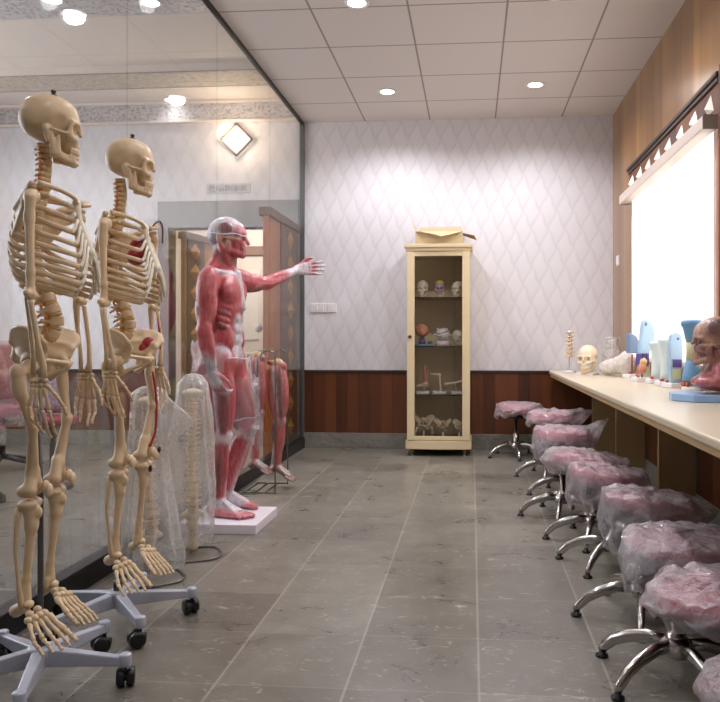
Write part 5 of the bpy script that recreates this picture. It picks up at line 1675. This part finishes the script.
for s in (-1, 1):
    S.cap((0.078, s * 0.014, 0.268), (0.058, s * 0.05, 0.266), 0.011, 0.010, Tn, 0.008)
    S.cap((0.062, s * 0.048, 0.228), (0.0, s * 0.066, 0.232), 0.009, 0.006, Lt, 0.008)
    S.ell((0.078, s * 0.029, 0.247), (0.026, 0.018, 0.016), Vd, 0.005, None, True)
    S.ell((0.060, s * 0.029, 0.247), (0.014, 0.013, 0.013), Vd, 0.002)
    S.cap((0.075, s * 0.016, 0.152), (0.008, s * 0.052, 0.175), 0.014, 0.013, Lt, 0.010)
    S.mus((0.03, s * 0.055, 0.23), (0.012, s * 0.054, 0.165), 0.018, Bn, 0.006)
    S.mus((0.07, s * 0.03, 0.205), (0.03, s * 0.056, 0.19), 0.010, Dk, 0.005)
    S.cap((-0.02, s * 0.055, 0.20), (0.055, s * 0.02, 0.075), 0.016, 0.014, Bn, 0.006)
    S.cap((0.03, s * 0.035, 0.17), (0.03, s * 0.04, 0.07), 0.007, 0.007, Lt, 0.004)
    S.cap((-0.03, s * 0.03, 0.14), (-0.02, s * 0.095, 0.075), 0.036, 0.034, Pk, 0.02)
    S.ell((0.015, s * 0.06, 0.062), (0.075, 0.062, 0.034), Pk, 0.02)
    S.cap((0.072, s * 0.01, 0.05), (0.03, s * 0.11, 0.06), 0.012, 0.012, Lt, 0.01)
S.cap((-0.02, 0, 0.08), (-0.02, 0, 0.21), 0.060, 0.050, Dk, 0.02)
S.ell((0.088, 0, 0.222), (0.012, 0.009, 0.014), Vd, 0.004, None, True)
S.cap((0.078, 0, 0.265), (0.092, 0, 0.240), 0.009, 0.007, Tn, 0.006)
S.ell((0.062, 0, 0.190), (0.026, 0.026, 0.020), Tn, 0.01)
for k in range(9):
    a = (k - 4) / 4 * 1.1
    for z in (0.184, 0.170):
        S.cap((0.050 + 0.036 * math.cos(a), 0.030 * math.sin(a), z - 0.005), (0.050 + 0.036 * math.cos(a), 0.030 * math.sin(a), z + 0.005), 0.0045, 0.0045, Lt, 0.001)
for k in range(7):
    r = random.Random(k + 50)
    S.cap((r.uniform(-.03, .05), -0.062 + 0.004 * (k % 2), r.uniform(.12, .2)), (r.uniform(-.02, .06), -0.05, r.uniform(.08, .16)), 0.005, 0.004, Dk if k % 2 else Tn, 0.003)
obj('head', S.mesh('head', 0.0042, attr_mat('head_model_paint', 0.35, 0.25, 0.2, 0.06), HP, 0.003), t, (-0.045, 0, 0.024))

# ------------------------------------------------------------------ blinds, carved valance, wall fittings
FAB = NT('blind_fabric')
v = FAB.coord(); o = FAB.xyz(v)
st = FAB.noise(FAB.scale_vec(v, (1, 26, 0.35)), 3.0, 3)
colr = FAB.mix(st, lin((232, 224, 216)), lin((244, 239, 232)))
d_ = FAB.n('ShaderNodeBsdfDiffuse'); FAB.l(colr, d_.inputs[0])
tl = FAB.n('ShaderNodeBsdfTranslucent'); FAB.l(colr, tl.inputs[0])
mx = FAB.n('ShaderNodeMixShader'); mx.inputs[0].default_value = 0.62
FAB.l(d_.outputs[0], mx.inputs[1]); FAB.l(tl.outputs[0], mx.inputs[2]); FAB.l(mx.outputs[0], FAB.out.inputs[0])
HB = mat('blind_headbox', (206, 190, 178), 0.4, 0.04, 10)
def blind(y0, y1, label):
    t = thing('roller_blind', label, 'blind', (1.205, y0, 0), 0, 'roller blinds')
    L = y1 - y0
    MB().span((-0.035, -0.06, 2.08), (0.04, L + 0.06, 2.150)).build('headbox', HB, t, bevel=0.006)
    for a, c in ((-0.064, -0.06), (L + 0.06, L + 0.064)):
        MB().span((-0.036, a, 2.078), (0.041, c, 2.152)).build('end_cap', mat('grey_end_cap', (140, 126, 118), 0.4), t)
    MB().grid(lambda u, w: (0.047 + 0.002 * math.sin(u * 31) , L * u, 0.86 + 1.23 * w), 60, 8).build('fabric', FAB.m, t)
    MB().span((0.040, 0.0, 0.845), (0.053, L, 0.865)).build('bottom_bar', HB, t, bevel=0.003)
blind(3.93, 5.96, 'bright backlit roller blind drawn down over the window beside the models')
blind(0.98, 3.08, 'backlit roller blind over the nearer window, outside the picture')
def valance(y0, y1, label):
    t = thing('carved_valance', label, 'valance', (XR, y0, 0), 0, 'carved valances')
    L = y1 - y0
    b = MB(); b.span((-0.02, 0, 2.16), (-0.002, L, 2.35)); b.build('board', DARKW, t, bevel=0.003)
    b = MB(); b.span((-0.042, -0.01, 2.342), (-0.002, L + 0.01, 2.368)); b.span((-0.032, 0, 2.318), (-0.02, L, 2.342)); b.build('crown_moulding', TRIM, t, bevel=0.006)
    n = int(L / 0.262)
    IV = mat('ivory_pyramid', (240, 232, 224), 0.3, 0.02)
    for k in range(n):
        y = L * (k + 0.5) / n; z = 2.165
        p = MB().add([(-0.02, y - 0.048, z + 0.03), (-0.02, y + 0.048, z + 0.03), (-0.02, y, z + 0.125), (-0.055, y, z + 0.05)], [(0, 1, 3), (1, 2, 3), (2, 0, 3), (0, 2, 1)], 0, False)
        p.build('pyramid', IV, t)
valance(3.86, 6.02, 'dark carved wooden valance with a row of pale pyramids above the blind')
valance(0.9, 3.14, 'dark carved wooden valance over the nearer window, outside the picture')
# carved pilaster between the two windows
t = thing('carved_pilaster', 'dark carved wooden pilaster with gilt lozenges beside the near edge of the blind', 'pilaster', (XR, 3.50, 0))
MB().span((-0.045, -0.30, 0.73), (-0.001, 0.30, 2.38)).build('board', DARKW, t, bevel=0.004)
m = MB()
for k in range(8):
    z = 0.86 + 0.2 * k
    for y in (-0.15, 0.15):
        m.add([(-0.045, y - 0.09, z), (-0.045, y, z + 0.08), (-0.045, y + 0.09, z), (-0.045, y, z - 0.08), (-0.07, y, z)], [(0, 1, 4), (1, 2, 4), (2, 3, 4), (3, 0, 4)], 0, False)
m.build('carved_lozenge', mat('carved_gilt_wood', (150, 112, 70)), t)
# switches
SW = mat('switch_white', (232, 230, 230), 0.3, 0.02)
for x, w, lab in ((-1.425, 0.145, 'wide white switch plate on the back wall near the glass'), (-1.300, 0.085, 'small square white switch plate on the back wall next to the wide one')):
    t = thing('switch_plate', lab, 'switch', (x, YB, 1.30), 0, 'switch plates on the back wall')
    MB().span((-w / 2, -0.012, -0.043), (w / 2, 0, 0.043)).build('plate', SW, t, bevel=0.003)
    for k in range(2 if w > 0.1 else 1):
        c = (k - 0.5) * 0.055 if w > 0.1 else 0
        MB().span((c - 0.022, -0.016, -0.026), (c + 0.022, -0.011, 0.026)).build('rocker', SW, t, bevel=0.002)
t = thing('blind_switch', 'tiny white switch high on the brown wood wall left of the blind', 'switch', (XR, 6.55, 1.69))
MB().span((-0.014, -0.045, -0.045), (0, 0.045, 0.045)).build('plate', SW, t, bevel=0.003)
MB().span((-0.019, -0.02, -0.028), (-0.013, 0.02, 0.028)).build('rocker', SW, t, bevel=0.002)
# diamond wall light and raised lettering strip behind the glass
t = thing('diamond_wall_light', 'glowing diamond-shaped wall light above the doorway behind the glass', 'light', (-2.195, YB, 2.875))
m = MB(); q = 0.150
for k in range(4):
    a, b_ = PI / 2 * k, PI / 2 * (k + 1)
    m.tube([(q * math.cos(a), -0.046, q * math.sin(a)), (q * math.cos(b_), -0.046, q * math.sin(b_))], 0.012, 8)
m.build('lattice_frame', mat('dark_bronze', (112, 92, 76), 0.4, 0.2, 30), t)
MB().prism([(0.138 * math.cos(PI / 2 * k), 0.138 * math.sin(PI / 2 * k)) for k in range(4)], -0.04, 0.0, 'xz').build('diffuser', emit_mat('warm_lamp_glow', (255, 240, 224), 3.5), t, bevel=0.01)
l = bpy.data.lights.new('wall_light_bulb', 'POINT'); l.energy = 9; l.color = lin((255, 226, 196))[:3]; l.shadow_soft_size = 0.1
lo = bpy.data.objects.new('wall_light_bulb', l); COL.objects.link(lo); lo.location = (-2.195, YB - 0.22, 2.875)
t = thing('wall_sign', 'pale grey sign with small raised characters above the doorway behind the glass', 'sign', (-2.285, YB, 2.43))
MB().span((-0.21, -0.006, -0.045), (0.21, 0, 0.045)).build('plate', mat('sign_grey', (196, 196, 200), 0.4, 0.02), t)
m = MB(); rr = random.Random(5); x = -0.18
while x < 0.18:
    if not -0.03 < x < 0.0:
        h = rr.choice((0.022, 0.026, 0.03))
        m.span((x, -0.012, -h), (x + 0.006, -0.005, h)); m.span((x + 0.006, -0.012, rr.choice((-h, h - 0.006, -0.003))), (x + 0.02, -0.005, rr.choice((h, 0.004))))
    x += 0.030
m.build('raised_characters', mat('sign_letter_grey', (164, 166, 172), 0.35, 0.02), t)

# ------------------------------------------------------------------ wrapped chairs in the neighbouring room
def wrapped_chair(x, y, rz, lab, seed, back):
    t = thing('wrapped_chair', lab, 'chair', (x, y, 0), rz, 'wrapped chairs in the neighbouring room')
    MB().span((-0.22, -0.21, 0.42), (0.22, 0.21, 0.50)).build('seat', back, t, bevel=0.03)
    MB().span((-0.21, 0.20, 0.56), (0.21, 0.26, 0.98)).build('backrest', back, t, bevel=0.025)
    MB().tube([(0, 0, 0.10), (0, 0, 0.42)], 0.025, 12).build('column', BLACKP, t)
    MB().tube([(0, 0.05, 0.40), (0, 0.27, 0.42), (0, 0.275, 0.70)], 0.014, 8).build('back_bar', BLACKP, t)
    for k in range(5):
        g = 2 * PI * k / 5 + 0.3
        MB().tube([(0.02 * math.cos(g), 0.02 * math.sin(g), 0.10), (0.27 * math.cos(g), 0.27 * math.sin(g), 0.05)], [0.02, 0.014], 8).lathe([(0.02, 0.0), (0.024, 0.01), (0.02, 0.05)], 10, (0.27 * math.cos(g), 0.27 * math.sin(g), 0)).build('leg', BLACKP, t)
    bag_mesh([(1.0, 0.01, 0, 0.23), (0.995, 0.12, 0, 0.23), (0.97, 0.20, 0, 0.22), (0.75, 0.225, 0, 0.18), (0.55, 0.245, 0, 0.12), (0.46, 0.29, 0, 0.03), (0.36, 0.29, 0, 0.03)], seed, amp=0.03).build('plastic_cover', BAG, t)
    return t
RED2 = mat('crimson_vinyl', (160, 46, 66), 0.45, 0.1, 12)
wrapped_chair(-3.14, 4.25, math.radians(150), 'crimson chair wrapped in plastic behind the glass at the left edge', 2.2, RED2)
wrapped_chair(-3.62, 5.45, math.radians(200), 'pink chair wrapped in plastic farther back behind the glass', 6.1, PINK)
t = thing('patterned_bag', 'purple and white patterned bag on a black stool behind the glass', 'bag', (-2.83, 4.80, 0.502))
S = Body(); S.ell((0, 0, 0.15), (0.11, 0.07, 0.10), 0, 0.03); S.ell((0, 0, 0.20), (0.09, 0.05, 0.06), 0, 0.03); S.cap((-0.04, 0, 0.24), (0, 0, 0.31), 0.01, 0.01, 0, 0.01); S.cap((0, 0, 0.31), (0.04, 0, 0.24), 0.01, 0.01, 0, 0.01); S.ell((0, 0, 0.065), (0.11, 0.08, 0.06), 0, 0.03)
PB = NT('violet_patterned_cloth'); vo = PB.n('ShaderNodeTexVoronoi'); vo.inputs['Scale'].default_value = 26; PB.l(PB.coord(), vo.inputs['Vector'])
PB.principled(PB.ramp(vo.outputs[0], [(0.2, lin((120, 84, 150))), (0.5, lin((200, 180, 206))), (0.75, lin((150, 96, 120)))]), 0.6)
obj('bag', S.mesh('bag', 0.01, PB.m), t)
t = thing('round_stool', 'black stool with a rose pink seat behind the glass, under the patterned bag', 'stool', (-2.83, 4.80, 0))
MB().lathe([(0.13, 0.43), (0.155, 0.445), (0.155, 0.48), (0.12, 0.498)], 24).build('seat', PINKD, t)
MB().lathe([(0.02, 0.06), (0.02, 0.43)], 12).build('column', BLACKP, t)
MB().lathe([(0.13, 0.0), (0.13, 0.015), (0.025, 0.05)], 24).build('base', BLACKP, t)
# ------------------------------------------------------------------ light
def area(name, loc, rot, sx, sy, power, rgb=(255, 255, 255), spread=PI):
    l = bpy.data.lights.new(name, 'AREA'); l.shape = 'RECTANGLE'; l.size = sx; l.size_y = sy
    l.energy = power; l.color = lin(rgb)[:3]; l.spread = spread
    o = bpy.data.objects.new(name, l); COL.objects.link(o); o.location = loc; o.rotation_euler = rot
    return o
def spot(name, loc, power, rgb=(248, 246, 252), size=2.75, r=0.05):
    l = bpy.data.lights.new(name, 'SPOT'); l.energy = power; l.color = lin(rgb)[:3]
    l.spot_size = size; l.spot_blend = 0.6; l.shadow_soft_size = r
    o = bpy.data.objects.new(name, l); COL.objects.link(o); o.location = loc
    return o
# daylight outside the windows
area('daylight', (XR + 0.75, sum(W1) / 2, 1.75), (0, PI / 2, 0), 2.2, 2.6, 150, (240, 242, 252))
area('daylight', (XR + 0.75, sum(W2) / 2, 1.75), (0, PI / 2, 0), 2.2, 2.6, 66, (240, 242, 252))

area('neighbour_fill', (XL + 0.1, 4.2, 1.9), (0, -PI / 2, 0), 2.2, 3.5, 88, (248, 247, 255))  # added soft fill lamp brightening the neighbouring room; no window is built there

w = bpy.data.worlds.new('world'); SC.world = w; w.use_nodes = True
w.node_tree.nodes['Background'].inputs[0].default_value = (0.9, 0.95, 1.0, 1)
w.node_tree.nodes['Background'].inputs[1].default_value = 0.6

# recessed downlights
DL = emit_mat('downlight_glow', (255, 250, 244), 12)
RIM = mat('white_trim_ring', (230, 228, 226), 0.35)
n_dl = 0
def downlight(x, y, z, power, label, group):
    t = thing('ceiling_downlight', label, 'light', (x, y, z), 0, group)
    MB().lathe([(0.055, -0.001), (0.055, -0.006), (0.075, -0.008), (0.078, 0.0)], 24).build('trim_ring', RIM, t)
    MB().lathe([(0.054, -0.004), (0.050, -0.007), (0.002, -0.008)], 24).build('lamp_disc', DL, t)
    spot('downlight_beam', (x, y, z - 0.02), power)
POS = [(-0.69, 6.0, 'round recessed ceiling light above left of the display cabinet'), (0.50, 5.93, 'round recessed ceiling light near back wall on the window side'),
       (-0.69, 4.40, 'round recessed ceiling light at top edge of picture, glass side'), (0.49, 4.38, 'round recessed ceiling light at top edge of picture, window side')]
for x, y, lab in POS:
    downlight(x, y, ZC, 74, lab, 'downlights in the tiled ceiling')
for x, y in ((-0.69, 2.8), (0.49, 2.8), (-0.69, 1.2), (0.49, 1.2)):
    downlight(x, y, ZC, 34, 'round recessed light in the tiled ceiling nearer the viewer, out of the picture', 'downlights in the tiled ceiling')
for x, y, z, lab in ((-2.79, 6.70, 3.24, 'round light in the cornice soffit above the neighbouring doorway'), (-2.76, 4.68, 3.25, 'round light in the silver ceiling band, left of two at top edge'), (-2.13, 4.77, 3.25, 'round light in the silver ceiling band, right of two at top edge')):
    downlight(x, y, z, 3 if y > 6 else 38, lab, 'downlights of the neighbouring room')
for x, y in ((-3.6, 4.72), (-4.4, 5.6), (-3.8, 2.4)):
    downlight(x, y, 3.25, 38, 'round light in the neighbouring ceiling out of the picture', 'downlights of the neighbouring room')
area('corridor_lamp', (-2.5, 7.9, 2.75), (0, 0, 0), 0.6, 0.6, 60, (255, 244, 234))

SC.view_settings.view_transform = 'Standard'
SC.view_settings.look = 'None'
SC.view_settings.gamma = 1.0
SC.view_settings.exposure = 0.12
SC.view_settings.use_curve_mapping = False
SC.cycles.use_denoising = True
SC.cycles.max_bounces = 10
SC.cycles.transparent_max_bounces = 24
SC.cycles.sample_clamp_indirect = 6.0
